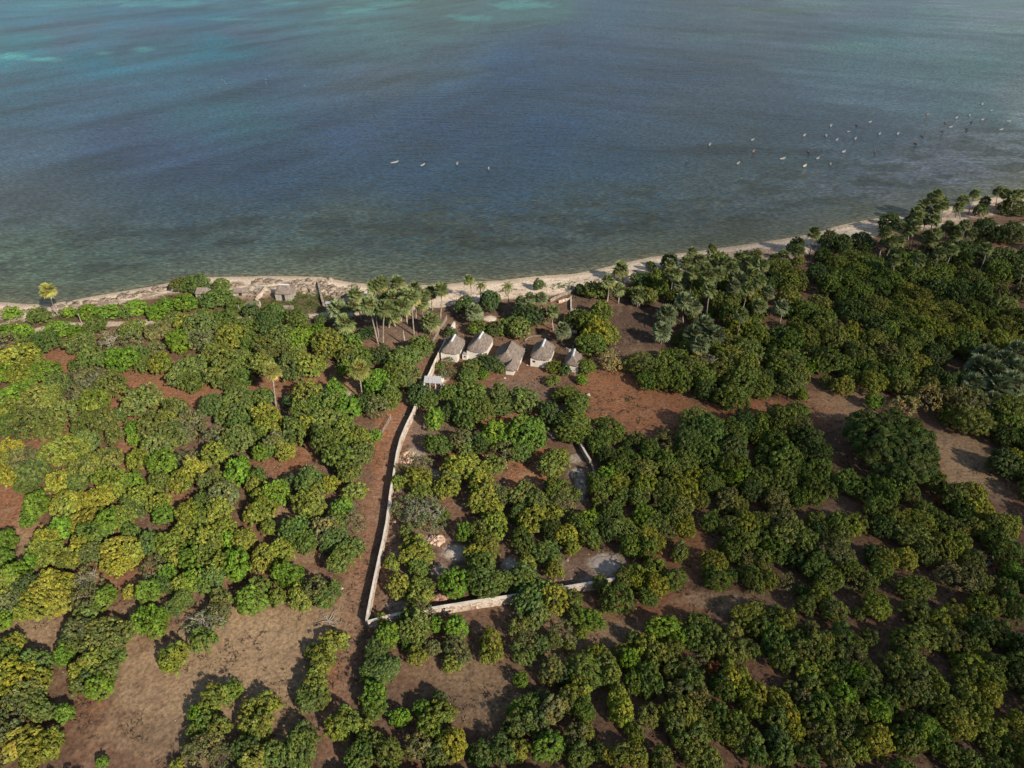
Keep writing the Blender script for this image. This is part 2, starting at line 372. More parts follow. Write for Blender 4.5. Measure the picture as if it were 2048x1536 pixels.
def sea_colour(X, Y):
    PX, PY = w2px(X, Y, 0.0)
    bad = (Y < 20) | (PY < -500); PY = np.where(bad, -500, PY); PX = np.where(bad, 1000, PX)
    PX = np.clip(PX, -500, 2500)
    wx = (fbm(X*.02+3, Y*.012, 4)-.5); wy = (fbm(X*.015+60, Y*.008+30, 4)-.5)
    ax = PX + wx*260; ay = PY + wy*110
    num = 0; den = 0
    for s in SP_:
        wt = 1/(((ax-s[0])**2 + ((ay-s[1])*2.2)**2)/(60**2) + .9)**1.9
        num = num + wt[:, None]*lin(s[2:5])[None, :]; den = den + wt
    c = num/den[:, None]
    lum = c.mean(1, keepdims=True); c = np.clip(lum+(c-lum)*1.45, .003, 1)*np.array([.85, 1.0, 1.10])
    for x, y, rx, ry in ((290,97,30,9),(205,106,22,4),(90,118,42,5),(15,112,40,10),(480,38,70,4),(350,8,130,9),(150,5,120,8),(700,18,60,8),(770,8,50,5),(560,6,60,6),(820,4,40,4),(930,36,40,8),(1050,10,60,10)):
        P1, P2 = w2px(X, Y, 0.0)
        r = np.hypot((P1-x)/rx, (P2-y)/ry)+(fbm(X*.05, Y*.03, 4)-.5)*1.8
        c = mixc(c, lin([78,172,178]), np.where(Y > 20, sstep(1.2, .4, r), 0)*(.85 if y > 90 else .5))
    # turquoise sand holes and dark weed beds on the reef flat
    e = fbm(X*.018+20, Y*.010+5, 5)
    tq = sstep(.60, .68, e)*sstep(130, 40, PY)*sstep(1250, 700, PX)
    c = mixc(c, lin([80,150,155]), tq*.18)
    tq = sstep(.54, .64, fbm(X*.012+77, Y*.02+5, 4))*sstep(240, 60, PY)*sstep(1300, 1500, PX)
    c = mixc(c, lin([100,150,140]), tq*.35)
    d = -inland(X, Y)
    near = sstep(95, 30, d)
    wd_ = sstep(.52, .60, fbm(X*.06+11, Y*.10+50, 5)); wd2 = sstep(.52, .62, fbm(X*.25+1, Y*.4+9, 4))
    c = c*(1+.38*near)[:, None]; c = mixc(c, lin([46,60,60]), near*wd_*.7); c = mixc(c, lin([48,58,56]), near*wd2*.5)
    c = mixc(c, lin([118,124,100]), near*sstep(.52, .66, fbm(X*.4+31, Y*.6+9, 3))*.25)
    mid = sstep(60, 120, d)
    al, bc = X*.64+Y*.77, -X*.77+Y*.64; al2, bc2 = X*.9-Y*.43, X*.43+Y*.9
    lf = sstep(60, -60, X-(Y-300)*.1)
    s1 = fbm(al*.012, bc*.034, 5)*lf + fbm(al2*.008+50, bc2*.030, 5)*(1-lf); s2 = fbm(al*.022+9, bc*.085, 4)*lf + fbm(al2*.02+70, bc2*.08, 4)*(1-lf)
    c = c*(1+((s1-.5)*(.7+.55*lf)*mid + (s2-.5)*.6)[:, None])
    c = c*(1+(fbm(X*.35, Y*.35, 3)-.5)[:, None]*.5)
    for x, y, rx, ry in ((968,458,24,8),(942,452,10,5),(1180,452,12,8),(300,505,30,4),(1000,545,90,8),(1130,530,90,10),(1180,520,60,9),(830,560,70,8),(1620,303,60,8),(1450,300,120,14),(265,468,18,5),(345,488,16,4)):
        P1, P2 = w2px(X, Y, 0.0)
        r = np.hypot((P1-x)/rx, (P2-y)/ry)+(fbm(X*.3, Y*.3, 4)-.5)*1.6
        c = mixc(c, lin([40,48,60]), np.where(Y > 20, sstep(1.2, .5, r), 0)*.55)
    # wet sand showing through the shallows
    c = mixc(c, lin([150,140,112]), sstep(5, 0, d)*.75)
    c = mixc(c, lin([116,124,102]), sstep(26, 3, d)*.5)
    return c
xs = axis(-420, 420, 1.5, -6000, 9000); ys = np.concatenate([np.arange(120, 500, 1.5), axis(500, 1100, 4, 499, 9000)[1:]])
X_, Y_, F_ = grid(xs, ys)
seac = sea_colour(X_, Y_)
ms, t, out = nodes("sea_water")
at = t.nodes.new('ShaderNodeAttribute'); at.attribute_name = 'tint'
b = t.nodes.new('ShaderNodeBsdfPrincipled'); b.inputs['Roughness'].default_value = .16; b.inputs['IOR'].default_value = 1.333
b.inputs['Specular IOR Level'].default_value = .5
geo = t.nodes.new('ShaderNodeNewGeometry')
def wave(scale, sx, sy, rot, detail):
    m = t.nodes.new('ShaderNodeMapping'); m.inputs['Scale'].default_value = (sx, sy, 1); m.inputs['Rotation'].default_value = (0, 0, rot)
    n = t.nodes.new('ShaderNodeTexNoise'); n.inputs['Scale'].default_value = scale; n.inputs['Detail'].default_value = detail; n.inputs['Roughness'].default_value = .6
    t.links.new(geo.outputs['Position'], m.inputs['Vector']); t.links.new(m.outputs[0], n.inputs['Vector']); return n
w1 = wave(1.0, .55, 1.3, .5, 4); w2 = wave(.16, .5, 1.6, .35, 3)
ad = t.nodes.new('ShaderNodeMath'); ad.operation = 'MULTIPLY_ADD'; ad.inputs[1].default_value = 2.5
t.links.new(w2.outputs['Fac'], ad.inputs[0]); t.links.new(w1.outputs['Fac'], ad.inputs[2])
bp = t.nodes.new('ShaderNodeBump'); bp.inputs['Strength'].default_value = 1.0; bp.inputs['Distance'].default_value = .9
t.links.new(ad.outputs[0], bp.inputs['Height']); t.links.new(bp.outputs[0], b.inputs['Normal'])
gain = t.nodes.new('ShaderNodeVectorMath'); gain.operation = 'SCALE'; gain.inputs['Scale'].default_value = 0.76
w3 = wave(.75, .7, 1.25, .6, 3)
fr = t.nodes.new('ShaderNodeMapRange'); fr.inputs['From Min'].default_value = .36; fr.inputs['From Max'].default_value = .64; fr.inputs['To Min'].default_value = .32; fr.inputs['To Max'].default_value = .92  # ripple glints and dark facets painted into the base colour by noise
t.links.new(w3.outputs['Fac'], fr.inputs['Value']); t.links.new(fr.outputs['Result'], gain.inputs['Scale'])
t.links.new(at.outputs['Color'], gain.inputs[0]); t.links.new(gain.outputs[0], b.inputs['Base Color'])
t.links.new(b.outputs[0], out.inputs['Surface'])
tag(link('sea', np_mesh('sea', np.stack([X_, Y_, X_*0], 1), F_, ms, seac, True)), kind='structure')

# ------------------------------------------------------------------ broadleaf crowns
def rand_dirs(n, zmin=-1.0):
    z = RNG.uniform(zmin, 1, n); a = RNG.uniform(0, 2*math.pi, n); r = np.sqrt(1-z*z)
    return np.stack([r*np.cos(a), r*np.sin(a), z], 1)

def leaves(C, N, sx, sy):
    """quads centred at C with normals N"""
    n = len(C)
    N = N/np.linalg.norm(N, axis=1, keepdims=True)
    R = RNG.normal(size=(n, 3)); U = np.cross(N, R); U /= np.linalg.norm(U, axis=1, keepdims=True)+1e-9
    W = np.cross(N, U)
    sx = (sx*RNG.uniform(.7, 1.3, n))[:, None]; sy = (sy*RNG.uniform(.7, 1.3, n))[:, None]
    # a kite, folded a little along its rib
    V = np.stack([C-W*sy, C+U*sx+N*sx*.25, C+W*sy, C-U*sx+N*sx*.25], 1).reshape(-1, 3)
    F = np.arange(4*n).reshape(-1, 4)
    return V, F

def crown(R, squash, nlobe, clump_r, per, leaf, yellow=0.3, feather=False, gap=0.0, inner=True):
    """crown of radius ~R (metres) standing on z=0; returns V,F,tint"""
    H = R*squash
    lobes = [(np.array([0, 0, H*.5]), np.array([R*.74, R*.74, H*.52]))]
    for i in range(nlobe):
        a = 2*math.pi*(i+RNG.uniform(-.3, .3))/max(nlobe, 1); d = R*RNG.uniform(.40, .60); q = RNG.uniform(.34, .52)*R
        zc = H*RNG.uniform(.30, .66)
        lobes.append((np.array([d*math.cos(a), d*math.sin(a), zc]), np.array([q, q, min(q*.95, zc*.95)])))
    P = []; Nn = []
    for li, (c, s) in enumerate(lobes):
        area = 2*math.pi*s[0]**2*1.25
        k = int(area/(math.pi*clump_r**2)*1.75)
        d = rand_dirs(k, -.45)
        bump = 1+(fbm(d[:, 0]*2.2+li*7+50, d[:, 1]*2.2+d[:, 2]*2+30, 3)-.5)*.75
        p = c + d*s*bump[:, None]
        nn = d/s; nn /= np.linalg.norm(nn, axis=1, keepdims=True)
        keep = p[:, 2] > H*.05
        for lj, (c2, s2) in enumerate(lobes):
            if lj != li: keep &= (np.sum(((p-c2)/(s2*.88))**2, 1) > 1)
        P.append(p[keep]); Nn.append(nn[keep])
    P = np.concatenate(P); Nn = np.concatenate(Nn)
    # thin out clumps that crowd each other
    order = RNG.permutation(len(P)); keep = []; mind = clump_r*.92
    for i in order:
        if not keep or ((P[keep]-P[i])**2).sum(1).min() > mind*mind: keep.append(i)
    P = P[keep]; Nn = Nn[keep]
    if gap: m = RNG.random(len(P)) > gap; P = P[m]; Nn = Nn[m]
    n = len(P)
    P = P + RNG.normal(size=(n, 3))*clump_r*.16 + Nn*(RNG.random(n) < .16)[:, None]*RNG.uniform(.05, .16, n)[:, None]*R
    up = Nn*.8 + np.array([0, 0, .55]); up /= np.linalg.norm(up, axis=1, keepdims=True)
    rc = clump_r*RNG.uniform(.7, 1.15, n)
    # colour of every clump: fresh or yellowing in patches
    pn = fbm(P[:, 0]*.45+RNG.uniform(0, 90), P[:, 1]*.45+P[:, 2]*.3, 3)
    yf = sstep(.50, .66, pn+RNG.normal(size=n)*.05)*yellow
    base = np.ones((n, 3))*RNG.uniform(.6, 1.36, n)[:, None]*np.stack([RNG.uniform(.84, 1.2, n), np.ones(n), RNG.uniform(.8, 1.3, n)], 1)
    base = base*(1-yf[:, None]) + base*np.array([1.4, 1.2, .68])*yf[:, None]
    dd = rand_dirs(n*per, -.25).reshape(n, per, 3)
    # rotate dome to 'up' roughly: push along up
    off = dd*rc[:, None, None]*.92; al = np.sum(off*up[:, None, :], 2, keepdims=True)
    off = off - np.minimum(al, 0)*up[:, None, :]*1.2
    C = (P[:, None, :] + off).reshape(-1, 3)
    N = (off/rc[:, None, None] + up[:, None, :]*.45 + RNG.normal(size=off.shape)*.42).reshape(-1, 3)
    T = np.repeat(base, per, 0)*RNG.uniform(.78, 1.24, n*per)[:, None]
    if feather: V, F = leaves(C, N, leaf*.45, leaf*1.5)
    else: V, F = leaves(C, N, leaf*.62, leaf)
    T = np.repeat(T, 4, 0)
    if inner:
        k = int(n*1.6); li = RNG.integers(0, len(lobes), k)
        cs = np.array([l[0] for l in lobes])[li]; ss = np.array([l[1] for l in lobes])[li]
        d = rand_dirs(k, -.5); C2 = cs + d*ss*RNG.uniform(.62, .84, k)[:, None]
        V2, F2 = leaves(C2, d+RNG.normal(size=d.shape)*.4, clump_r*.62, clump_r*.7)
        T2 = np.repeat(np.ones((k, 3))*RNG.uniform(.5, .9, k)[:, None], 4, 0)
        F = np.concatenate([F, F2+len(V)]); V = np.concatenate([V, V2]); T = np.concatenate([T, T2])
    return V, F, T

def trunk_mesh(R, H, mat, bare=False, k=5):
    mb = MB(); r0 = .05*R+.06; hb = H*.28
    mb.tube([(0,0,-.3),(random.uniform(-.1,.1),random.uniform(-.1,.1),hb*.6),(0,0,hb)], [r0*1.3, r0, r0*.9], 7)
    for i in range(k):
        a = 2*math.pi*i/k+random.uniform(-.4, .4); d = R*random.uniform(.5, .78); z = H*random.uniform(.5, .8)
        m = Vector((math.cos(a)*d*.45, math.sin(a)*d*.45, hb+(z-hb)*.6)); e = Vector((math.cos(a)*d, math.sin(a)*d, z))
        mb.tube([(0,0,hb*.9), m, e], [r0*.65, r0*.4, r0*.14], 5)
        for j in range(9 if bare else 2):
            s = m.lerp(e, random.uniform(0, .95)); q = s+Vector((random.uniform(-1,1), random.uniform(-1,1), random.uniform(.1,.9)))*R*(.34 if bare else .25)
            mb.tube([s, s.lerp(q,.5)+Vector((0,0,.05*R)), q], [r0*.28, r0*.18, r0*.06], 4, False)
            if bare:
                for _ in range(4):
                    s2 = s.lerp(q, random.uniform(.3, 1)); q2 = s2+Vector((random.uniform(-1,1), random.uniform(-1,1), random.uniform(-.1,.9)))*R*.17
                    mb.tube([s2, q2], [r0*.12, r0*.05], 3, False)
    return mb.mesh('trunk', mat)

# R, squash, lobes, clump radius, leaves per clump, leaf size, yellowing, options
KINDS = {}
def mk(kind, R, *a, **k):
    V, F, T = crown(R, *a, **k)
    KINDS.setdefault(kind, []).append((R, V, F, T, np_mesh('crown', V, F, M_LEAF, T), trunk_mesh(R, R*a[0], M_BARK)))
for i in range(3): mk('small', 1.7, 1.25, 3, .27, 18, .15, .3)
for i in range(7): mk('medium', 2.9, 1.2, 6, .34, 20, .18, .45)
for i in range(5): mk('large', 4.3, 1.12, 9, .40, 20, .20, .5)
for i in range(2): mk('tight', 2.2, 1.35, 2, .30, 22, .17, .15)
for i in range(3): mk('feather', 4.4, 1.2, 6, .42, 30, .17, .35, feather=True)
for i in range(3): mk('thin', 3.2, 1.15, 5, .42, 15, .17, .4, gap=.30, inner=False)
mk('giant', 9.0, 1.0, 10, .72, 44, .34, .1, feather=True)
BARE = [trunk_mesh(3.0, 3.6, M_PALE, True, 7) for _ in range(3)]

COLR = dict(d=(.054,.090,.026), g=(.094,.142,.030), b=(.118,.205,.024), o=(.126,.162,.040), y=(.168,.205,.034),
            Y=(.215,.235,.036), k=(.132,.145,.058), w=(.140,.165,.070), p=(.300,.260,.120), f=(.105,.165,.042), F=(.066,.112,.024), r=(.20,.10,.045))
CNAME = dict(d='dark green', g='mid green', b='bright green', o='olive green', y='yellowish green', Y='golden yellow', k='brownish olive',
             w='greyish green', p='pale khaki', f='soft green feathery', F='deep green feathery', r='rusty red')

REG = {}
REG['A'] = (0,512,4,"""110,465,80b 60,480,40b 310,485,85g 555,460,52b 700,445,80b 800,465,50b 890,460,90b 1010,460,60g 1080,420,80b 1240,430,100b 1340,400,70b 1440,360,90b 1530,400,90b 1700,350,110g 1800,340,90g 1890,400,70g 1450,230,80o 1540,220,100g 1610,235,80g 1770,240,70g
20,600,60b 100,610,80b 190,610,80b 60,690,80k 170,680,50g 340,700,110g 450,600,100b 620,560,50b 600,640,80b 780,540,100g 720,610,70g 620,720,110o 700,700,70o 900,680,100w 860,740,80w 1080,590,100o 1000,640,60o 1060,680,80k 1230,640,80k 1240,520,50b 1310,560,80k 1390,640,70b 1400,500,70o 1470,520,80y 1600,560,110o 1640,480,70g 1780,510,110g 1440,730,85b 1560,690,60k 1650,690,90k 1850,650,110y 1960,560,90g 2010,450,70d 2000,700,70g 1250,740,60k 975,820,110b 1110,790,70g 740,830,90g 620,860,70g 640,910,50g 1290,840,100y 1160,880,60o 1280,930,60y 1480,950,130o 1550,1010,80g 1580,850,80o 1740,800,110o 1800,930,130o 1920,850,100g 1950,980,70g 1850,1040,60g 1720,1010,60o
100,840,120y 220,850,120y 330,930,110b 60,950,80b 180,960,90y 480,1010,90o 560,1000,70k 440,1080,70o 690,1000,110k 600,1060,80k 790,1020,90k 900,1040,110o 1130,1160,130o 60,1150,90b 150,1100,90b 330,1130,110o 250,1170,80o 400,1130,70y 100,1230,80y 560,1190,80k 240,1350,170o 500,1270,100o 60,1370,80g 130,1280,90o 400,1400,90o 750,1170,100y 700,1330,90o 850,1320,100o 940,1300,60g 920,1440,60o 700,1450,90o 1240,1330,110o 1420,1250,90o 1180,1420,80o 1380,1440,110o 1510,1380,110k 1350,1330,80y 1850,1200,150f 1950,1130,90f 1720,1200,90f 1980,1260,80f 1950,1430,90k 1750,1460,90k 1900,1350,80g 2020,1400,60g""")
REG['B'] = (512,512,4,"""70,480,90g 160,470,90g 110,570,110g 300,480,100g 350,540,80g 60,720,110o 180,660,110o 250,700,60g 350,660,90b 470,600,70b 270,620,60g 520,520,55d 540,710,100y 650,740,110y 760,720,80g 840,830,90g 760,820,80o 60,880,80o 250,850,100o 170,780,90o 360,860,90y 450,900,90y 300,950,90o 500,880,60y 710,930,55b 1000,800,80d 1170,820,100g 1320,750,90g 1270,800,80g 1090,900,90g 1200,960,100o 1120,1000,90g 960,1010,100b 1080,1080,90g 930,1070,80b 900,1180,90g 1060,1190,90g 980,1230,90k 620,1090,80b 260,1170,50d 420,1130,100o 700,1140,60b 720,1250,90b 790,1220,70b 500,1220,110g 600,1180,80g 380,1280,90o 60,1130,80g 60,1250,100y 130,1300,80y
1540,850,55k 1470,880,45g 1500,940,45k 1570,930,50k 1560,620,45d 1750,580,60g 1820,590,60g 1900,610,60d 2010,570,90g 1720,890,85o 1700,960,80g 1820,960,50b 1880,870,90d 1820,830,50g 1960,910,50g 1300,1130,90d 1380,1160,80g 1440,1290,70b 1560,1110,100g 1680,1100,110g 1780,1130,90g 1650,1220,110g 1780,1260,100g 1700,1340,90g 1560,1250,80d 1960,1130,80o 1940,1220,80g 2030,1200,60g 1690,380,70d 1630,430,55d 1870,370,75d 900,600,60d 870,640,50d""")
REG['C'] = (1024,512,4,"""530,260,35d 640,290,75g 560,290,50d 720,300,50g 100,480,110d 200,500,90d 210,230,45d 60,600,80o 30,560,60g 520,500,90d 700,440,90g 740,500,60g 600,560,80g 690,620,110y 780,640,80o 600,720,90g 680,730,80g 790,780,75p 760,870,75p 820,870,60p 340,890,70g 420,920,60d 600,890,80g 560,990,55b 320,1000,60g 430,1080,100o 500,1120,90g 380,1100,80g 500,1230,100g 560,1180,60g 300,1290,110d 260,1230,60d 60,1150,110o 130,1180,80o 1000,860,100o 1100,900,100o 1200,890,90o 1060,980,80g 1100,1040,60g 1200,1000,80g 1300,930,100g 1250,800,60g 1330,1040,110g 1450,900,110o 1560,880,100k 1640,950,80o 1530,980,90g 1550,1080,80d 1740,830,100o 1840,800,100o 1880,900,90o 1700,960,80g 1850,600,100y 1950,640,90g 1900,720,110o 1780,560,80g 1740,460,90g 1650,400,80g 1800,1060,120g 1900,1000,110g 1990,1060,90g 1700,1130,90g 1800,1180,100g 1280,120,90o 1250,60,60d 1230,230,90o 1180,150,60g 1150,220,70g 1070,200,60d 1000,200,50d 1100,340,60o 1300,330,60g 1450,160,90g 1560,200,100g 1650,60,90g 1720,150,90o 1880,40,90d 1840,270,100o 1930,330,90o 2010,250,70d 1430,1310,80f 1500,1330,120f 1600,1360,120f 1430,1430,120f 1560,1470,120f 760,1380,110g 850,1430,80g 700,1470,90g 1000,1480,60d 1200,1480,80k 100,1430,150b 200,1470,80g 540,1350,90g 450,1420,100g 560,1430,90g 400,1350,80d 1880,1350,110d 2000,1350,90g 1780,1450,90g""")
REG['D'] = (1536,342,4,"""230,590,45d 510,520,70d 480,600,80d 600,570,80d 720,560,80d 790,600,70d 560,650,60d 440,680,60d 970,420,80d 740,700,100g 620,730,90g 540,760,80g 870,740,90g 950,820,90g 820,810,110g 700,830,80g 1100,740,90g 1200,730,90g 1030,720,70d 1280,780,80g 1180,820,80g 1420,700,90d 1400,620,60d 1520,640,90d 1620,650,80d 1560,720,80g 1780,740,100d 1900,700,100d 2000,730,100d 1850,820,90g 1980,840,90d 1430,830,100g 1330,860,90g 1600,870,100o 1700,930,90g 400,820,80d 200,830,90o 80,780,80o 150,880,90g 250,920,80o 60,900,60d 560,870,100g 650,910,90g 770,930,90g 880,920,90g 1000,930,90g 1080,960,60y 480,930,80g 700,1000,100g 1150,880,90g 1350,960,100d 1490,960,110d 1520,1040,90d 160,1010,80o 420,1080,90o 300,1130,90g 480,1180,90g 400,1230,80g 640,1100,110d 690,1150,90d 860,1100,100o 1060,1180,100g 1200,1020,80o 1170,1120,110y 1290,1150,100y 1250,1250,90y 1440,1140,100o 1380,1280,80y 1600,1100,90g 1720,1000,80g 1850,980,60k 1820,1120,90o 1930,1060,100o 1980,1150,90g 1700,1170,80g 1620,1260,90y 1880,1240,90o 1980,1250,80g 860,1260,80d 950,1290,80g 1740,450,80d 1900,510,90d 2000,470,90d 1920,290,70d 2020,300,70d 1700,320,45d 140,1270,60d 1040,1060,70g 960,1150,80g""")
REG['E'] = (1536,662,4,"""60,60,90d 180,120,90g 250,30,80o 340,70,90o 100,220,100o 220,260,90o 60,300,80g 120,340,80g 180,430,90o 40,460,60d 270,520,45b 320,330,45b 400,200,100d 500,230,100g 420,290,80g 600,270,80g 520,80,90o 620,60,70y 700,150,90o 760,260,90o 850,90,90o 850,330,90g 960,190,80k 1080,270,100o 1160,330,80y 1200,260,90y 1070,450,80o 1020,370,80g 1100,150,90g 1230,90,90g 1350,200,100d 1440,120,80g 1580,130,90g 1680,90,80o 1850,110,90y 1320,360,80d 1440,430,80d 600,450,75y 460,410,45o 830,430,85y 840,570,60b 900,570,40d 1300,500,100p 1270,600,110p 1060,620,100p 1150,580,80p 1560,580,130k 1450,690,70g 1560,730,110o 1690,740,120o 1900,640,100o 1900,750,90g 1990,750,90g 1900,850,90d
1000,880,290F 100,680,100g 230,650,80g 60,780,100g 320,870,110d 260,760,90k 60,900,90g 200,1000,110g 110,1080,100g 250,1110,80g 100,1200,110g 400,1000,90d 420,1130,90g 350,1210,80g 360,1330,100g 60,1350,90k 150,1440,90k 640,1210,90g 780,1200,80g 900,1230,90g 750,1310,80g 960,1330,90g 870,1420,90g 1000,1260,70d 1120,1300,80g 1340,1220,75g 1500,1300,90g 1640,1310,80y 1440,1360,80g 1250,1440,80g 1690,1440,80y 1900,1060,110d 1980,1000,60y 2030,1120,90g""")
REG['G'] = (1536,832,4,"""50,680,100k 60,820,110k 180,900,100o 100,1000,110o 280,1010,100o 60,1080,100g 150,1120,70d 380,850,80o 400,930,80d 560,830,90o 560,930,90o 650,880,90y 730,870,80o 580,1000,80o 500,1120,110k 600,1150,100k 400,1200,110g 340,1280,80g 500,1300,110g 650,1230,90g 760,1270,90k 800,1350,80o
900,900,90d 1020,840,90y 1160,830,90y 1260,900,90y 1380,860,90g 1480,920,90o 1080,960,100o 1200,1000,100o 1360,1020,90o 1500,1040,100y 1570,1130,90o 1400,1120,100o 1250,1120,90o 1100,1150,90y 950,1160,90y 840,1120,80d 900,1250,90o 1660,1180,80o 1650,900,80o 1700,760,100Y 1560,820,90g 1560,700,80g 1820,900,100o 1900,900,90y 1900,1050,100g 1980,1100,60g 1800,1000,90g 1240,1350,110o 1100,1380,80g 1450,1280,120k 1600,1300,110k 1700,1330,90o 1940,1250,80b 1900,1380,90o 2020,1300,60g 1370,680,40r 1820,1200,25r""")
REG['H'] = (1536,1152,4,"""20,60,70y 130,50,70k 270,130,60d 400,180,90y 300,250,80o 480,270,100o 560,310,80o 420,60,90g 700,80,90k 860,250,100y 720,300,50o 1230,100,110g 1140,280,90o 1250,330,80o 1350,370,90y 1480,290,80Y 1560,60,110k 1530,350,80Y 1700,250,100y 1800,260,80o 1850,100,90g 1960,220,90g 2000,330,90g 1180,470,110o 1300,500,100o 1080,550,100o 1430,560,100o 1530,540,90k 1400,450,90o 1650,580,80o 1680,430,100d 1830,430,100g 1900,520,90g 2020,600,100d 1960,700,90g 2000,830,100d 40,330,90g 130,380,90y 60,430,90g 30,560,100g 100,680,90g 220,520,90g 330,450,80k 420,520,110o 560,450,90g 620,540,90g 700,590,80o 160,640,70o 280,640,90o 400,650,100o 540,640,90o 660,660,100k 780,760,90o 450,760,100g 320,780,90y 580,760,90d 700,800,80b 850,860,80o 350,890,90o 480,880,90y 170,900,60o 600,990,100b 400,1020,100g 280,1000,80k 550,1100,90g 760,920,90g 880,960,90g 450,1110,100g 700,1100,90o 880,1100,100b 960,1060,80g 320,1110,90g 1000,720,110o 1130,700,100o 1250,780,90o 1050,830,90o 1180,870,100k 1320,850,90o 1100,960,100o 1250,980,90o 1360,950,80y 1400,1050,90o 960,960,80d
1560,700,80y 1640,720,90y 1800,720,90o 1700,800,90y 1800,850,90y 1550,820,90g 1600,930,100y 1760,960,90Y 1520,960,80o 1600,1060,100y 1700,1100,80y 1530,1080,80o 1620,1200,100y 1560,1260,70y 1720,1230,90y 1800,1260,80y 1900,1250,90y 1980,1330,80y 1780,1360,80o 2020,1420,60o 1900,1400,80g 60,980,80y 130,1060,90y 60,1160,100o 170,1150,80Y 200,1250,80y 60,1320,100d 200,1360,80g 100,1450,110g 300,1450,90g 340,1250,80k 450,1250,90o 420,1340,80k 500,1400,90o 560,1480,90o 650,1230,90k 600,1330,80k 700,1400,90y 860,1340,110Y 750,1290,70o 1150,1180,90g 1250,1240,100b 1350,1330,100g 1150,1330,110g 1080,1400,80g 1050,1280,80g 1450,1460,80g 1620,1490,90o""")
REG['I'] = (1024,832,4,"""60,300,80g 340,380,110o 280,420,80o 400,330,60y 700,270,80g 760,330,70d 900,330,90g 1180,270,80k 1100,250,70g 1420,280,110f 1580,320,100f 1700,330,90d 1800,270,110d 1750,400,100g 1800,530,80b 1650,520,60g 1950,560,90g 1900,620,80d 760,500,90b 850,560,90y 660,530,80g 720,620,90g 880,640,70o 850,430,90g 1060,450,90o 980,400,60g 1060,580,90y 1000,650,80o 1090,680,80k 1240,400,90g 1380,400,90o 1280,480,80o 1450,500,80y 1200,570,70o 1320,560,80y 1400,640,90y 1500,680,80o 1350,720,90o 1240,720,80g 1560,480,60o
120,600,100o 60,680,80o 200,700,90o 350,620,100g 400,700,100k 480,640,60g 330,780,70y 200,790,90y 60,780,80g 130,880,90y 60,950,90g 330,940,80d 440,960,90Y 530,850,90g 620,850,90b 600,960,90g 680,1030,60g 480,1060,60y 690,700,60o 800,780,80g 760,900,90d 830,900,70o 1050,810,90b 1150,850,90o 920,930,100o 1050,960,100y 1150,1020,80y 960,1040,90g 1080,1080,80g 1300,860,90o 1380,900,80y 1250,940,80k 1350,1060,80o 1330,1150,60o 1180,1190,80y 1250,1270,90o 1330,1320,80g 1240,1330,80g 220,1090,90g 110,1060,80g 330,1140,80g 120,1190,70y 350,1250,70y 130,1330,110g 50,1300,80g 960,1250,90y 1080,1260,90y 1000,1350,80y 1150,1380,90Y 1080,1440,80g 900,1320,70o 700,1350,60g 830,1480,105g 1620,1200,110y 1580,1300,80g 1680,1330,90g 1740,1290,60d 1740,640,90k 1690,720,80k 1800,720,80o 1850,820,90y 1740,880,90o 1900,930,90y 1850,1020,100o 1980,870,90o 1700,1040,60g 2000,1000,80g 1600,820,60g 1860,1240,60o 1920,1310,90g 1960,1380,70g 1990,1150,80o 1880,1150,60k 2040,1280,60y""")
REG['J'] = (1024,1152,4,"""200,150,110g 330,200,100y 100,250,90g 220,300,90o 440,250,60g 480,180,80g 560,340,70b 660,370,90b 500,330,60g 180,380,70o 400,480,100k 330,520,60o 560,460,50y 460,560,50o 60,420,80o 130,520,90k 220,560,80g 80,620,90o 150,690,50o 320,760,100k 400,820,70d 70,835,60b 1150,430,100b 1290,440,100b 1330,520,80b 1430,500,90g 960,510,60o 1060,570,80y 940,680,80b 880,610,60o 1160,640,90o 1280,610,80o 540,700,110f 650,780,110f 740,690,80o 790,800,80o 690,620,70y 500,850,60g 1100,780,100g 980,800,80g 1280,750,80o 1400,780,90o 1450,850,90g 1000,900,70g 1290,920,90k 1400,950,100k 1100,900,90g 1340,1050,100o 1500,1010,90k 1100,1110,90o 1400,1160,100o 1530,1150,90o 1300,1200,90o 1350,1330,80o 1480,1280,90o 1650,1120,90g 1750,1280,90o 1800,1180,90g 1900,1280,90g 1850,1350,100g 1950,1430,90g 1450,1430,90o 1580,1470,90o
1600,480,90g 1680,560,90o 1560,580,80o 1760,460,80o 1850,330,110y 1950,300,90y 1980,420,90g 1800,600,90o 1900,600,80g 1700,630,70o 1500,650,80k 1780,740,90y 1740,840,90Y 1830,850,80y 1950,900,90Y 1860,950,80y 1960,1000,80Y 1700,930,90g 1650,870,80d 1930,1080,90y 1600,740,55r 520,950,90y 450,1000,90o 570,1080,80g 380,1050,80k 500,1280,90k 590,1250,70y 60,1080,80b 150,1030,80g 250,980,70g 280,1100,100k 200,1180,90o 60,1200,100g 250,1400,110b 350,1350,90b 540,1440,100g 60,1400,80y 690,1400,60d 850,1000,90y 880,1100,90Y 1000,1280,80y 950,1200,60y 780,1430,60Y 870,1430,90o 1000,1450,90o 1200,1470,90o 1620,1250,70g 1250,1110,80g""")
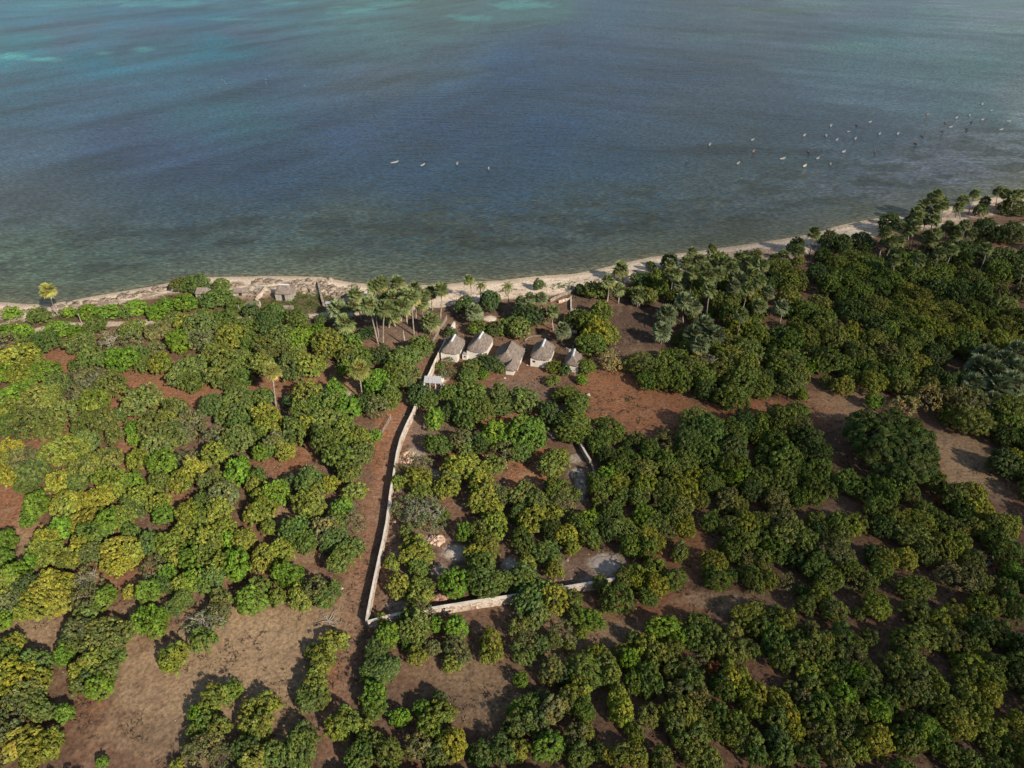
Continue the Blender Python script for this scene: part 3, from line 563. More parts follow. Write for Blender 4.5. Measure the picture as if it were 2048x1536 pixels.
REG['K'] = (512,1152,4,"""40,100,80g 40,230,80b 170,170,70y 300,140,90g 370,220,90y 480,130,100k 600,150,90g 530,210,70g 590,530,85y 660,540,75y 500,610,70y 450,600,60o 560,700,90y 480,720,60o 480,880,95y 400,950,95o 500,970,90o 420,1030,70o 940,560,80f 980,650,100f 1060,740,90f 920,760,90f 1000,810,80f 950,970,95b 960,1060,90g 900,1010,70g 1000,350,50y 940,350,30g 1060,490,90b 1250,350,100g 1330,330,100k 1280,450,110o 1440,400,60b 1220,530,60g 1300,650,70y 1420,580,60k 1600,420,90b 1560,560,80k 1640,620,90k 1550,710,60y 1600,700,60y 1870,490,75Y 1900,600,90Y 1860,650,60y 1930,60,100g 1590,85,105b 1800,60,100g 1150,90,80y 1330,110,80y 1300,180,80y
60,1000,90y 150,1050,70y 60,1150,90y 40,1250,80y 360,1230,90o 330,1300,100o 430,1330,80o 150,1430,100o 60,1450,90y 350,1450,120o 620,1180,80y 720,1150,90y 780,1190,90y 880,1210,60y 680,1270,80y 780,1390,80Y 870,1330,70g 820,1450,110g 960,1330,70o 1000,1380,80o 1100,1450,100o 1300,1380,100k 1450,1450,90o 1470,1020,70d 1330,1070,70b 1420,1130,90y 1520,1100,80y 1380,1230,90y 1560,1320,100Y 1620,1400,80Y 1500,1380,80y 1800,1430,90g 1920,1350,90k 1980,1420,100g 2030,1080,40b 2010,1230,60d""")
REG['L'] = (512,832,4,"""60,60,100y 130,120,90y 30,170,70g 160,240,80k 280,200,90g 240,300,70y 120,280,60g 40,310,60b 330,110,90g 430,80,90y 530,60,110g 630,30,70g 560,220,100g 620,300,100g 700,100,100y 740,180,80y 820,180,80y 860,260,80o 800,330,90o 700,370,110g 740,450,90o 960,170,50b 820,600,80y 730,640,60y 700,740,90b 660,780,60b 780,850,90k 170,620,95b 280,530,60d 430,530,100g 500,600,70y 440,720,110y 20,480,60g 60,760,90y 100,900,60y 20,650,60y 330,950,110g 400,1000,90g 280,900,80g 200,1080,90y 60,1100,90y 60,1200,80y 560,930,110k 620,1000,100f 650,880,80o 780,1040,80o 820,1080,60o 700,1130,100g 650,1200,80g 200,1270,80b 300,1300,110b 350,1400,90y
1420,60,80b 1420,230,90g 1490,260,80g 1650,200,90k 1680,280,60o 1800,230,80d 1920,150,110b 1980,300,100k 1900,400,80o 1600,420,110y 1720,420,110y 1550,500,80o 1520,580,90y 1800,540,90y 1850,620,100y 1780,700,110y 1880,750,90y 1920,850,100y 1900,930,90y 1780,930,80o 1670,950,70b 1800,1000,80y 1850,1080,100y 1760,1120,80Y 1960,650,80k 1160,430,60k 1330,390,80k 1250,500,90y 1330,520,90y 1140,540,60y 1330,600,80y 1200,700,100w 1300,760,120w 1400,720,110w 1150,780,70w 1400,850,110w 1480,800,70g 1250,850,80w 1200,930,60o 1250,1040,100y 1330,1120,100y 1240,1150,90y 1300,1220,80g 1180,1110,50y 1090,1190,60y 1150,1350,90y 1300,1380,90y 1370,1420,60y 1570,1340,95b 1800,1200,100g 1750,1300,90g 1830,1370,100g""")
REG['M'] = (0,832,4,"""80,270,80Y 60,360,70y 50,460,90Y 110,530,60Y 200,380,100k 270,480,100o 220,560,80g 480,290,125y 620,290,115y 540,380,110g 470,540,90Y 660,470,100o 760,400,90y 870,360,100o 620,540,80g 700,210,80o 880,520,100y 980,560,90y 1080,540,70b 920,630,70y 1110,350,80y 1080,200,50b 1240,250,100o 1300,380,100b 1500,350,80k 1720,320,90y 1720,210,90k 1900,200,110o 1930,390,90b 1880,500,90b 2020,560,60y 1270,510,90o 1440,490,80y 1560,460,85Y 1450,580,80y 1340,590,60o
300,680,100b 280,770,80b 230,840,60b 560,680,100Y 520,760,90Y 650,680,80Y 760,660,90Y 820,720,70Y 720,810,90Y 620,860,70Y 950,800,90y 1030,840,70y 880,870,90b 500,910,80b 700,940,90g 780,950,80g 1020,720,90o 1120,660,90y 1100,780,70o 1280,720,80y 1310,800,80b 1060,940,60g 1200,970,80f 1190,1060,85f 1490,780,90Y 1520,860,80Y 1640,700,80g 1620,820,80g 1780,640,110k 1750,800,100y 1800,920,80y 1830,1010,70b 1700,540,90o 2010,820,60Y 1960,1000,80y 1450,930,90y 1350,1030,90y 1550,980,90y 1650,1000,110y 1700,1060,90y 1650,1110,90g 1900,1160,110b 1820,1180,100y 1900,1260,90b 1720,1230,80y 1680,1330,100g 1530,1150,90b 1440,1140,70y 1340,1270,70b 1560,1330,90b 1480,1360,80Y
1240,1220,100w 1300,1310,80g 1190,1410,90b 1330,1400,60g 1040,1410,55Y 370,1000,90Y 430,1080,90y 330,1070,80y 400,1140,80y 600,1120,90y 680,1050,80y 720,1120,80o 540,1170,70o 900,1080,80Y 980,1050,100Y 1070,1110,80Y 920,1180,90Y 1000,1170,90Y 40,960,80b 60,1050,70b 40,1150,70b 250,1180,55b 60,1300,90y 140,1290,100b 60,1400,100y 230,1380,90d 420,1340,100Y 520,1340,90Y 350,1400,100Y 450,1440,110Y 650,1310,90w 750,1330,90w 700,1430,110k 870,1440,80b 80,1500,90k""")
REG['N'] = (0,1152,4,"""30,370,70b 60,230,80w 250,210,100Y 370,270,90Y 500,250,90Y 200,300,70y 690,210,110k 800,220,70b 680,300,80g 40,560,70o 130,560,70Y 60,640,80g 620,450,110k 560,560,90g 520,650,70b 740,430,110o 880,440,110o 980,480,100o 900,560,90o 760,570,100o 960,650,55g 780,700,100y 660,770,90y 720,850,90o 850,790,90o 800,900,95b 640,880,70o 1140,330,90b 1230,310,90b 1250,420,80b 1130,420,70b 1310,380,60b 1380,260,70f 1470,200,70f 1600,400,100w 1700,380,100w 1640,520,90g 1740,300,90k 1780,200,80o 1340,620,80y 1430,620,85y 1380,720,90y 1980,200,110b
100,740,100Y 60,850,110Y 200,830,110Y 320,830,90y 50,1000,90Y 180,950,100o 300,930,80o 120,1100,110k 280,1050,100o 380,1110,70o 520,1110,70b 80,1280,90k 250,1300,100Y 150,1380,100Y 400,1320,90Y 430,1400,80Y 280,1430,100Y 50,1450,80k 820,1490,45b 1870,920,70b 1700,950,90y 1780,1020,80y 1680,1060,80y 1600,1110,80b 1660,1180,80g 1570,1230,60g 1760,1230,90y 1700,1360,120k 1600,1400,110k 1780,1440,100k 1520,1380,60o 1420,1510,50y 2010,1060,70Y 2000,1200,80Y 1960,1400,90d 2000,1480,80y""")

# extra growth on the near edge, just below and beside the photo, keeps the wood from ending at the frame
EDGE = [(x, 1570+((x*7) % 31), 24, 'gyokg'[(x//40) % 5]) for x in range(-20, 2080, 42) if not (170 < x < 360 or 640 < x < 700)]

T0 = []
for k, (ox, oy, s, txt) in REG.items():
    for q in txt.split():
        a, b_, c = q.split(','); T0.append((ox+float(a)/s, oy+float(b_)/s, float(c[:-1])/s, c[-1]))
T0 += EDGE
# lobes of like colour that sit close together belong to one crown
T0.sort(key=lambda q: -q[2]); used = set(); TREES = []
for i, (x, y, r, c) in enumerate(T0):
    if i in used: continue
    used.add(i); best = None
    for j in range(i+1, len(T0)):
        if j in used: continue
        x2, y2, r2, c2 = T0[j]
        if c2 != c: continue
        d = math.hypot(x-x2, y-y2)
        if d < .72*(r+r2) and (best is None or d < best[0]): best = (d, j)
    if best and c != 'F':
        d, j = best; used.add(j); x2, y2, r2, _ = T0[j]
        m = (r*r*x+r2*r2*x2)/(r*r+r2*r2), (r*r*y+r2*r2*y2)/(r*r+r2*r2)
        TREES.append((m[0], m[1], (r+r2)/2+d*.42, (r+r2)/2*1.04, math.atan2(y2-y, x2-x), c))
    else: TREES.append((x, y, r*1.06, r*1.06, 0.0, c))
# drop crowns buried inside others
keep = []
for q in sorted(TREES, key=lambda q: -q[2]*q[3]):
    if all(math.hypot(q[0]-o[0], q[1]-o[1]) > .42*(o[3]+q[3])*.9 for o in keep): keep.append(q)
TREES = keep
print('broadleaf crowns', len(TREES))

# ------------------------------------------------------------------ labels that single things out
MARKS = [(905,690,"leftmost thatched hut"), (1088,705,"fourth thatched hut"), (866,762,"grey panel shelter"), (733,1250,"long wall's lower corner"),
 (911,1105,"round grey sand patch"), (1213,1127,"wide pale sand patch"), (1776,902,"huge dark feathery tree"), (1405,660,"silvery palm clump"),
 (1975,750,"silvery palms by the right edge"), (1840,430,"palms at the beach's far end"), (545,740,"lone palm inland"), (95,580,"lone yellow palm on shore"),
 (572,585,"white ridged shore hut"), (1290,800,"red bare clearing"), (350,1400,"large tan clearing"), (950,1380,"lower middle clearing"),
 (1930,950,"bare slope near right edge"), (30,1020,"bare strip at left edge"), (1024,1536,"middle of the bottom edge"), (1536,1536,"right part of bottom edge"),
 (2048,1250,"lower right edge"), (220,640,"pale coastal track"), (560,930,"red clearing left of centre"), (1400,1200,"track below the compound"), (730,740,"second lone palm inland")]
ORD = ['nearest','second','third','fourth','fifth','sixth','seventh','eighth','ninth','tenth','eleventh','twelfth','thirteenth','fourteenth','fifteenth','sixteenth','seventeenth','eighteenth','nineteenth','twentieth']
DIRS = ['right of','lower right of','below','lower left of','left of','upper left of','above','upper right of']
def place_words(items):
    """items: list of (px,py,desc) -> labels"""
    res = [None]*len(items); cells = {}
    for i, (x, y, dsc) in enumerate(items):
        best = min(MARKS, key=lambda m: math.hypot(x-m[0], y-m[1]) if math.hypot(x-m[0], y-m[1]) > 12 else 1e9)
        dx, dy = x-best[0], y-best[1]
        k = int(round(math.atan2(dy, dx)/(math.pi/4))) % 8
        cells.setdefault((best[2], k), []).append((math.hypot(dx, dy), i))
    for (nm, k), l in cells.items():
        l.sort()
        for n, (_, i) in enumerate(l):
            res[i] = "%s, %s %s the %s" % (items[i][2], ORD[min(n, 19)], DIRS[k].replace(' of', '') + (' of' if 'of' in DIRS[k] else ''), nm)
            res[i] = res[i].replace('the middle of the', 'the middle of the')
    return res

# ------------------------------------------------------------------ plant the wood
TREES.sort(key=lambda q: -q[2]*q[3])
INDIV = 300
spec = []
for (x, y, rl, rs, ang, c) in TREES:
    p0 = px2w(x, y, LAND+1.5); m = ppm(p0); near = 860 < x < 1180 and 695 < y < 790
    R = rs/m*(.94 if near else (1.0 if (y < 648 and x < 900) or (y < 700 and x < 330) else (1.08 if 730 < x < 1250 and 790 < y < 1150 else 1.05 if x > 1250 and y > 1000 else 1.2 if 730 < x < 1250 and y < 1215 and y > 1150 else (1.12 if x < 740 and y < 1150 else 1.1))))
    R = min(max(R, .7), 12)
    sq = 1.15 if near or (y < 670 and x < 900) else (1.5 if R < 3.5 else 1.35)
    if c == 'F': sq = 1.1
    p = px2w(x, y, LAND + R*sq*.5)
    a1 = px2w(x-20*math.cos(ang), y-20*math.sin(ang), p.z); a2 = px2w(x+20*math.cos(ang), y+20*math.sin(ang), p.z)
    wa = math.atan2(a2.y-a1.y, a2.x-a1.x)
    el = min(rl/rs, 1.6)
    if c == 'F': kind = 'giant'
    elif c == 'f': kind = 'feather'
    elif c in 'wp' or (c == 'k' and random.random() < .5): kind = 'thin'
    elif c == 'b' and R < 2.7: kind = 'tight'
    elif R < 2.1: kind = 'small'
    elif R < 3.5: kind = 'medium'
    else: kind = 'large'
    spec.append((x, y, R, sq, el, wa, c, kind, p))
# young growth between the larger crowns, kept off the clearings
EX = np.array([[s[8].x, s[8].y, s[2]] for s in spec]); nfill = 0
RP = [([px2w(a, b)[:2] for a, b in pts], wd) for pts, wd, _, _ in ROADS]
for _ in range(9000):
    fx, fy = RNG.uniform(-20, 2080), 400+1180*RNG.random()**.6
    if fy < 760 and 690 < fx < 1235: continue
    if fx < 740 and fy < 660: continue
    if fx < 1240 and (fy < 1250 and fx > 680 or RNG.random() < .90): continue
    if fy > 1000 and RNG.random() < .95: continue
    if math.hypot((fx-1776)/135, (fy-915)/120) < 1 or math.hypot((fx-1930)/130, (fy-940)/75) < 1: continue
    bad = False
    for q in PATCH:
        a = q.split(',')
        if float(a[5]) >= .3 and math.hypot((fx-float(a[0]))/float(a[2]), (fy-float(a[1]))/float(a[3])) < (1.0 if fx < 1250 else 1.05): bad = True; break
    if bad: continue
    g = px2w(fx, fy, LAND+1.5)
    if inland(g.x, g.y) < 11: continue
    d = np.hypot(EX[:, 0]-g.x, EX[:, 1]-g.y); j = int(d.argmin())
    if (d/(EX[:, 2]*.7+1.0)).min() < 1: continue
    if any(seg_dist(np.array([g.x]), np.array([g.y]), P_)[0] < w_*.6+1.6 for P_, w_ in RP): continue
    R = RNG.uniform(1.3, 2.5); c = spec[j][6] if j < len(spec) else 'g'; c = c if c in 'dgboyk' else 'g'
    spec.append((fx, fy, R, 1.5, RNG.uniform(1, 1.3), RNG.uniform(0, 3), c, 'small' if R < 2 else 'medium', px2w(fx, fy, LAND+R*.6)))
    EX = np.vstack([EX, [g.x, g.y, R]]); nfill += 1
    if nfill >= 230: break
for _ in range(900):                                    # the wood goes on beyond both sides of the photo
    fx, fy = (RNG.uniform(-420, -25) if RNG.random() < .5 else RNG.uniform(2075, 2480)), RNG.uniform(430, 1540)
    g = px2w(fx, fy, LAND+1.5)
    if inland(g.x, g.y) < 14 or (np.hypot(EX[:, 0]-g.x, EX[:, 1]-g.y)/(EX[:, 2]*.75+1.5)).min() < 1 or fbm(np.array([g.x*.04]), np.array([g.y*.04]), 3)[0] < .42: continue
    R = RNG.uniform(1.8, 3.6); spec.append((fx, fy, R, 1.5, RNG.uniform(1, 1.3), RNG.uniform(0, 3), 'ggodybk'[RNG.integers(0, 7)], 'small' if R < 2 else 'medium', px2w(fx, fy, LAND+R*.6)))
    EX = np.vstack([EX, [g.x, g.y, R]])
print('filled', nfill)
items = []
for i, s in enumerate(spec[:INDIV]):
    size = 'small' if s[2] < 1.7 else ('mid-sized' if s[2] < 3.0 else ('large' if s[2] < 5 else 'huge'))
    form = ''
    items.append((s[0], s[1], "%s %s%s %s" % (size, form, CNAME[s[6]], 'tree' if s[2] > 1.3 else 'bush')))
LAB = place_words(items)
MV, MF, MT = [], [], []; off = 0
bark_v = []
for i, (x, y, R, sq, el, wa, c, kind, p) in enumerate(spec):
    lst = KINDS[kind]; R0, V, F, T, cm, tm = lst[RNG.integers(0, len(lst))]
    s = R/R0; rz = RNG.uniform(0, 2*math.pi)
    col = np.array(COLR[c])*1.1*RNG.uniform(.84, 1.2)*(np.array([1.12, 1.05, .85]) if x > 1100 else 1)*np.array([RNG.uniform(.9, 1.12), 1, RNG.uniform(.85, 1.15)])  # right-hand crowns tinted yellower in place of sunlit highlights
    hs = sq/1.15*RNG.uniform(.9, 1.12)
    gz0 = gz(p.x, p.y)
    if i < INDIV:
        e = empty('bush' if R < 1.3 else 'broadleaf_tree', (p.x, p.y, gz0), wa)
        tag(e, LAB[i], 'bush' if R < 1.3 else 'tree', 'broadleaf trees of the coastal wood')
        e.scale = (s*el, s, s*hs)
        o = link('crown', cm, e); o.rotation_euler = (0, 0, rz); o.color = (*col, 1)
        k = link('trunk', tm, e); k.rotation_euler = (0, 0, rz)
        if c in 'w' or (c == 'k' and R > 3 and random.random() < .35):
            b_ = link('bare_branches', BARE[i % 3], e); b_.scale = (R0/3*.98, R0/3*.98, R0/3*1.05); b_.rotation_euler = (0, 0, rz+1)
    else:
        W = V*np.array([s, s, s*hs]); cz, sz = math.cos(rz), math.sin(rz)
        X1 = (W[:, 0]*cz - W[:, 1]*sz)*el; Y1 = W[:, 0]*sz + W[:, 1]*cz
        ca, sa = math.cos(wa), math.sin(wa)
        MV.append(np.stack([X1*ca-Y1*sa+p.x, X1*sa+Y1*ca+p.y, W[:, 2]+gz0], 1)); MF.append(F+off); MT.append(T*col[None, :]); off += len(V)
print('individual trees', min(INDIV, len(spec)), 'in thicket', len(spec)-INDIV, 'verts', off)
if MV:
    tag(link('thicket', np_mesh('thicket', np.concatenate(MV), np.concatenate(MF), M_LEAF, np.concatenate(MT))),
        'smaller trees and shrubs filling in between the larger crowns of the wood', 'shrubs', kind='stuff')
del MV, MF, MT

# ------------------------------------------------------------------ palms
def fan_leaf(cen, d, size, tint, V, F, T, droop=.0, nseg=13):
    """a round fan leaf whose hub is at cen and which opens along d"""
    d = d/np.linalg.norm(d); side = np.cross(d, [0, 0, 1.]); side /= np.linalg.norm(side)+1e-6
    nrm = np.cross(side, d)
    roll = RNG.uniform(-.6, .6); side, nrm = side*math.cos(roll)+nrm*math.sin(roll), nrm*math.cos(roll)-side*math.sin(roll)
    for k in range(nseg):
        a = (k/(nseg-1)-.5)*math.radians(235)
        ln = size*(1-.22*abs(a)/2)*RNG.uniform(.85, 1.1)
        dr = d*math.cos(a)+side*math.sin(a); tn = -d*math.sin(a)+side*math.cos(a)
        cup = .16*(1-math.cos(a))+.06
        w_ = ln*.115
        m = cen+dr*ln*.58+nrm*cup*ln*.4; e = cen+dr*ln+nrm*cup*ln*.2-np.array([0, 0, droop*ln*.4])
        b0 = len(V); sg = 1 if k % 2 else -1
        V += [cen, m+tn*w_+nrm*.03*sg, e, m-tn*w_-nrm*.03*sg]
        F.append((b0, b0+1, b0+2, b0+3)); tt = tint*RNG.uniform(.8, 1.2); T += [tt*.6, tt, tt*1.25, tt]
def palm_crown(R, n, lowest, tint, pet, dead=False):
    V, F, T = [], [], []
    for i in range(n):
        u = (i+.5)/n; el = math.radians(85 - (85-lowest)*u**.85 + RNG.uniform(-7, 7)); az = i*2.39996+RNG.uniform(-.2, .2)
        d = np.array([math.cos(el)*math.cos(az), math.cos(el)*math.sin(az), math.sin(el)])
        pl = R*RNG.uniform(.46, .58)
        sag = np.array([0, 0, -.10*R*max(0, math.cos(el))])
        c = d*pl+sag
        sd_ = np.cross(d, [.1, .2, 1.]); sd_ /= np.linalg.norm(sd_); wd_ = .035*R/2
        b0 = len(V); V += [sd_*wd_*1.6, c+sd_*wd_, c-sd_*wd_, -sd_*wd_*1.6]; F.append((b0, b0+1, b0+2, b0+3)); T += [np.array(pet)]*4
        d2 = d + np.array([0, 0, -.38*math.cos(el)]); t_ = np.array(tint)*RNG.uniform(.75, 1.25)
        if not dead and u > .8 and RNG.random() < .35: t_ = np.array([.30, .25, .10])
        fan_leaf(c, d2, R*RNG.uniform(.47, .56), t_, V, F, T, droop=.5 if el < 0 else .15)
    return np.array(V), np.array(F), np.array(T)
def feather_crown(R, n):
    V, F, T = [], [], []
    for i in range(n):
        u = (i+.5)/n; el = math.radians(75-95*u); az = i*2.39996
        h = np.array([math.cos(az), math.sin(az), 0]); sd_ = np.array([-math.sin(az), math.cos(az), 0])
        P = [np.zeros(3)]; e = el
        for k in range(9):
            P.append(P[-1]+(h*math.cos(e)+np.array([0, 0, math.sin(e)]))*R/8); e -= math.radians(13)
        for k in range(len(P)-1):
            for s in (-1, 1):
                for q in (0, .33, .66):
                    a = P[k]*(1-q)+P[k+1]*q; ln = R*.26*(1-.55*((k+q)/9)**2)*RNG.uniform(.8, 1.1)
                    dr = (P[k+1]-P[k]); dr /= np.linalg.norm(dr); td = sd_*s*.85+dr*.5+np.array([0, 0, -.35]); td /= np.linalg.norm(td)
                    b0 = len(V); V += [a, a+td*ln*.5+dr*.07, a+td*ln, a+td*ln*.5-dr*.07]; F.append((b0, b0+1, b0+2, b0+3))
                    T += [np.array([.13, .15, .045])*RNG.uniform(.75, 1.3)]*4
    return np.array(V), np.array(F), np.array(T)
PALM = []
for i in range(5):
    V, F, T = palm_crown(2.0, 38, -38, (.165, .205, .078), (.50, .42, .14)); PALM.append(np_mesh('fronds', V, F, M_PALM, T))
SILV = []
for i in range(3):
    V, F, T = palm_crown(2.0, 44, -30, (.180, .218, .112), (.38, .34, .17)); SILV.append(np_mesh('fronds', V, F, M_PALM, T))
SKIRT = []
for i in range(2):
    V, F, T = palm_crown(1.7, 20, -80, (.28, .24, .19), (.25, .2, .15), True); V[:, 2] = np.where(V[:, 2] > 0, V[:, 2]*.1, V[:, 2]*1.0)-.2
    SKIRT.append(np_mesh('dead_fronds', V, F, M_PALM, T))
COCO = [np_mesh('fronds', *(lambda q: (q[0], q[1]))(v_[:2]), M_PALM, v_[2]) for v_ in [feather_crown(2.6, 22), feather_crown(2.6, 20)]]
mbf = MB()
for i in range(14):
    a = i*2.4; r = .28+.1*(i % 3); mbf.tube([(math.cos(a)*r, math.sin(a)*r, -.35-.06*(i % 4)), (math.cos(a)*r, math.sin(a)*r, -.18-.06*(i % 4))], [.12, .10], 6)
M_FRUIT = simple('fruit', (.36, .15, .04), rough=.5, bump=0)
FRUIT = mbf.mesh('fruit', M_FRUIT)

# crown px, base px (or - for hidden base), crown radius px, kind: n normal, s silvery, c feather-leaved, u low with dead skirt, o with orange fruit, y yellow
PALMS = """95,580,117,633,16,y 545,742,552,813,18,y 719,738,725,802,17,y
712,590,722,640,15,n 738,610,756,687,16,n 770,617,766,692,16,o 795,566,790,640,14,n 764,566,760,640,14,n 747,574,745,640,13,n 768,585,772,640,14,n 786,596,790,655,15,n 803,613,810,691,17,n 824,594,828,672,15,n 844,606,843,660,13,n 862,584,865,620,12,n 882,578,881,637,13,n 830,578,832,640,13,n 752,618,757,675,13,n 790,632,791,655,12,n 777,632,778,655,12,n 690,647,-,-,18,u 676,618,-,-,18,s 862,642,-,-,17,u 709,610,710,640,13,n
938,560,944,605,12,n 962,570,962,605,13,c 1015,573,1017,614,14,c 949,624,-,-,18,s 757,575,760,640,12,n 808,590,815,650,13,n 850,590,855,640,11,n
1241,539,1236,560,18,n 1216,562,1215,607,15,n 1237,578,1237,607,15,n 1277,591,1276,612,17,u 1106,622,1106,660,14,o 1042,604,1043,640,14,s 1060,597,1062,640,14,s 1082,596,1084,640,14,s 1126,660,-,-,17,s
1334,630,-,-,22,s 1324,662,-,-,21,s 1369,602,1366,648,20,s 1387,612,1390,650,18,s 1386,670,-,-,22,s 1410,652,-,-,22,s 1430,672,-,-,22,s 1400,690,-,-,20,s 1478,557,1478,600,16,s 1506,550,1508,590,16,n 1468,572,1470,612,15,s 1520,612,1514,642,16,n 1484,630,-,-,15,n
1448,526,1448,566,15,n 1400,522,1402,566,15,n 1372,524,1374,566,14,n 1418,554,-,-,15,n 1494,578,-,-,15,n 1424,498,1426,540,12,n 1340,530,1342,568,13,n 1562,614,1560,646,16,s
1629,466,1618,512,14,n 1597,502,1594,530,14,n 1566,512,1566,540,14,n 1548,518,1550,545,12,n
1866,396,1862,432,14,n 1848,410,1845,445,14,n 1884,404,1880,440,13,n 1833,424,1830,458,13,n 1872,420,1868,452,13,n 1850,438,1846,470,13,n 1868,440,1860,478,13,n 1890,412,1882,446,10,n
1926,400,1911,434,12,n 1918,414,1921,437,11,n 1950,388,1936,429,11,n 1971,402,1966,417,11,n 1998,382,1991,414,11,n 2012,388,2001,427,12,n 2031,390,2016,432,12,n 2044,388,2026,429,11,n
1771,464,1758,514,14,n 1784,482,1771,517,13,n 1798,482,1791,512,13,n 1821,462,1817,504,13,n 1831,452,1823,504,13,n 1864,482,1851,517,13,n 1873,467,1866,517,12,n 1853,472,1845,512,13,n 1896,454,1890,490,14,n 1911,462,1905,492,14,n 1912,472,1910,500,12,n 1943,467,1938,490,13,n 1806,455,1802,500,12,n 1820,440,1816,480,12,n
1966,420,1964,440,12,c 1973,497,1956,551,13,n 2044,542,2038,574,13,n 1564,614,1556,642,17,s
2011,724,-,-,26,s 1960,736,-,-,28,s 2024,767,-,-,28,s 1973,712,-,-,26,s 2036,706,-,-,26,s 1998,775,-,-,28,s 1948,768,-,-,24,s 2033,742,-,-,26,s 1350,548,-,-,15,n 1386,545,-,-,15,n 1412,536,-,-,14,n 1436,548,-,-,15,n 1465,535,-,-,14,n 1480,516,-,-,13,n 1500,524,-,-,13,n 1526,530,-,-,14,n 1360,566,-,-,15,s 1420,580,-,-,15,n 1446,598,-,-,15,s 1520,560,-,-,14,n 1536,585,-,-,14,s 1385,505,-,-,12,n 1880,505,-,-,13,n 1905,500,-,-,13,n 1840,520,-,-,13,n 1930,450,-,-,12,n 1836,434,-,-,13,n 1876,390,-,-,13,n 1790,520,-,-,12,n 1985,745,-,-,28,s 1985,800,-,-,20,s""".split()
pit = []; pl = []
seen = []
for q in PALMS:
    a = q.split(','); cx, cy = float(a[0]), float(a[1])
    if any(math.hypot(cx-u, cy-v) < 5 for u, v in seen): continue
    seen.append((cx, cy)); pl.append(a)
    kd = {'n':'tall green fan palm','s':'silvery green fan palm','c':'feather-leaved coconut palm','u':'skirted low fan palm','o':'fan palm with orange fruit','y':'pale yellow green lone fan palm'}[a[5]]
    pit.append((cx, cy, kd))
MARKS_T = MARKS; MARKS = [(770,560,"thick of the central palm grove"), (1330,560,"dense mixed grove's left edge"), (1860,395,"bushy palm group on the beach"), (1800,520,"grey trunks beside the sand"), (2040,350,"beach's far right end"),
    (905,690,"leftmost thatched hut"), (1150,700,"rightmost thatched hut"), (545,790,"small wood clearing at left"), (60,610,"shore at far left"), (960,637,"pale round disc on soil"), (1290,700,"dark bare strip"), (1975,850,"right edge orchard"), (1500,640,"middle right wood"), (1238,600,"palm shaded beach path")]
PL = place_words(pit); MARKS = MARKS_T
for i, a in enumerate(pl):
    cx, cy, rp_ = float(a[0]), float(a[1]), float(a[4]); kd = a[5]
    if a[2] != '-':
        b_ = onground(float(a[2]), float(a[3]))
        d = ray(cx, cy); t = b_.y/d[1]; top = Vector((d[0]*t, b_.y, CAMZ+d[2]*t))
        h = top.z-b_.z
        if h > 17 or h < 3:
            h = min(max(h, 3), 15); top = px2w(cx, cy, LAND+h); b_ = Vector((top.x, top.y, LAND))
    else:
        h = 4.2 if kd in 'su' else 9
        top = px2w(cx, cy, LAND+h); b_ = Vector((top.x+random.uniform(-.5, .5), top.y+random.uniform(-.5, .5), 0)); 
    b_.z = gz(b_.x, b_.y)
    R = rp_/ppm(top)*(1.36 if 640 < cx < 900 else 1.12)
    e = empty('coconut_palm' if kd == 'c' else 'fan_palm', b_)
    tag(e, PL[i], 'palm tree', 'palms along the shore and in the wood')
    v = top-b_; mb = MB(); bend = Vector((random.uniform(-.35, .35), random.uniform(-.35, .35), 0))
    mb.tube([Vector((0,0,-.3)), v*.12, v*.35+bend*.7, v*.65+bend, v], [.34, .22, .17, .15, .16], 8)
    mb.build('trunk', M_PTRUNK, e, True)
    pool = SILV if kd == 's' else (COCO if kd == 'c' else PALM)
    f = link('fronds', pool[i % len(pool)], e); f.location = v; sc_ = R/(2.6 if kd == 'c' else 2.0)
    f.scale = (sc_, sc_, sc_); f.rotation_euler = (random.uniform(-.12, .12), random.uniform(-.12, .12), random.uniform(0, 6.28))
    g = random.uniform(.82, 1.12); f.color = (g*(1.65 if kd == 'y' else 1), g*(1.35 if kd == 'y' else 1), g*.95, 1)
    if kd == 'u' or (kd in 'ns' and random.random() < .25):
        k = link('dead_fronds', SKIRT[i % 2], e); k.location = v; k.scale = (sc_, sc_, sc_*(1.3 if kd == 'u' else .8)); k.color = (1, 1, 1, 1)
    if kd == 'o' or random.random() < .15:
        k = link('fruit', FRUIT, e); k.location = v; k.scale = (1.2,)*3

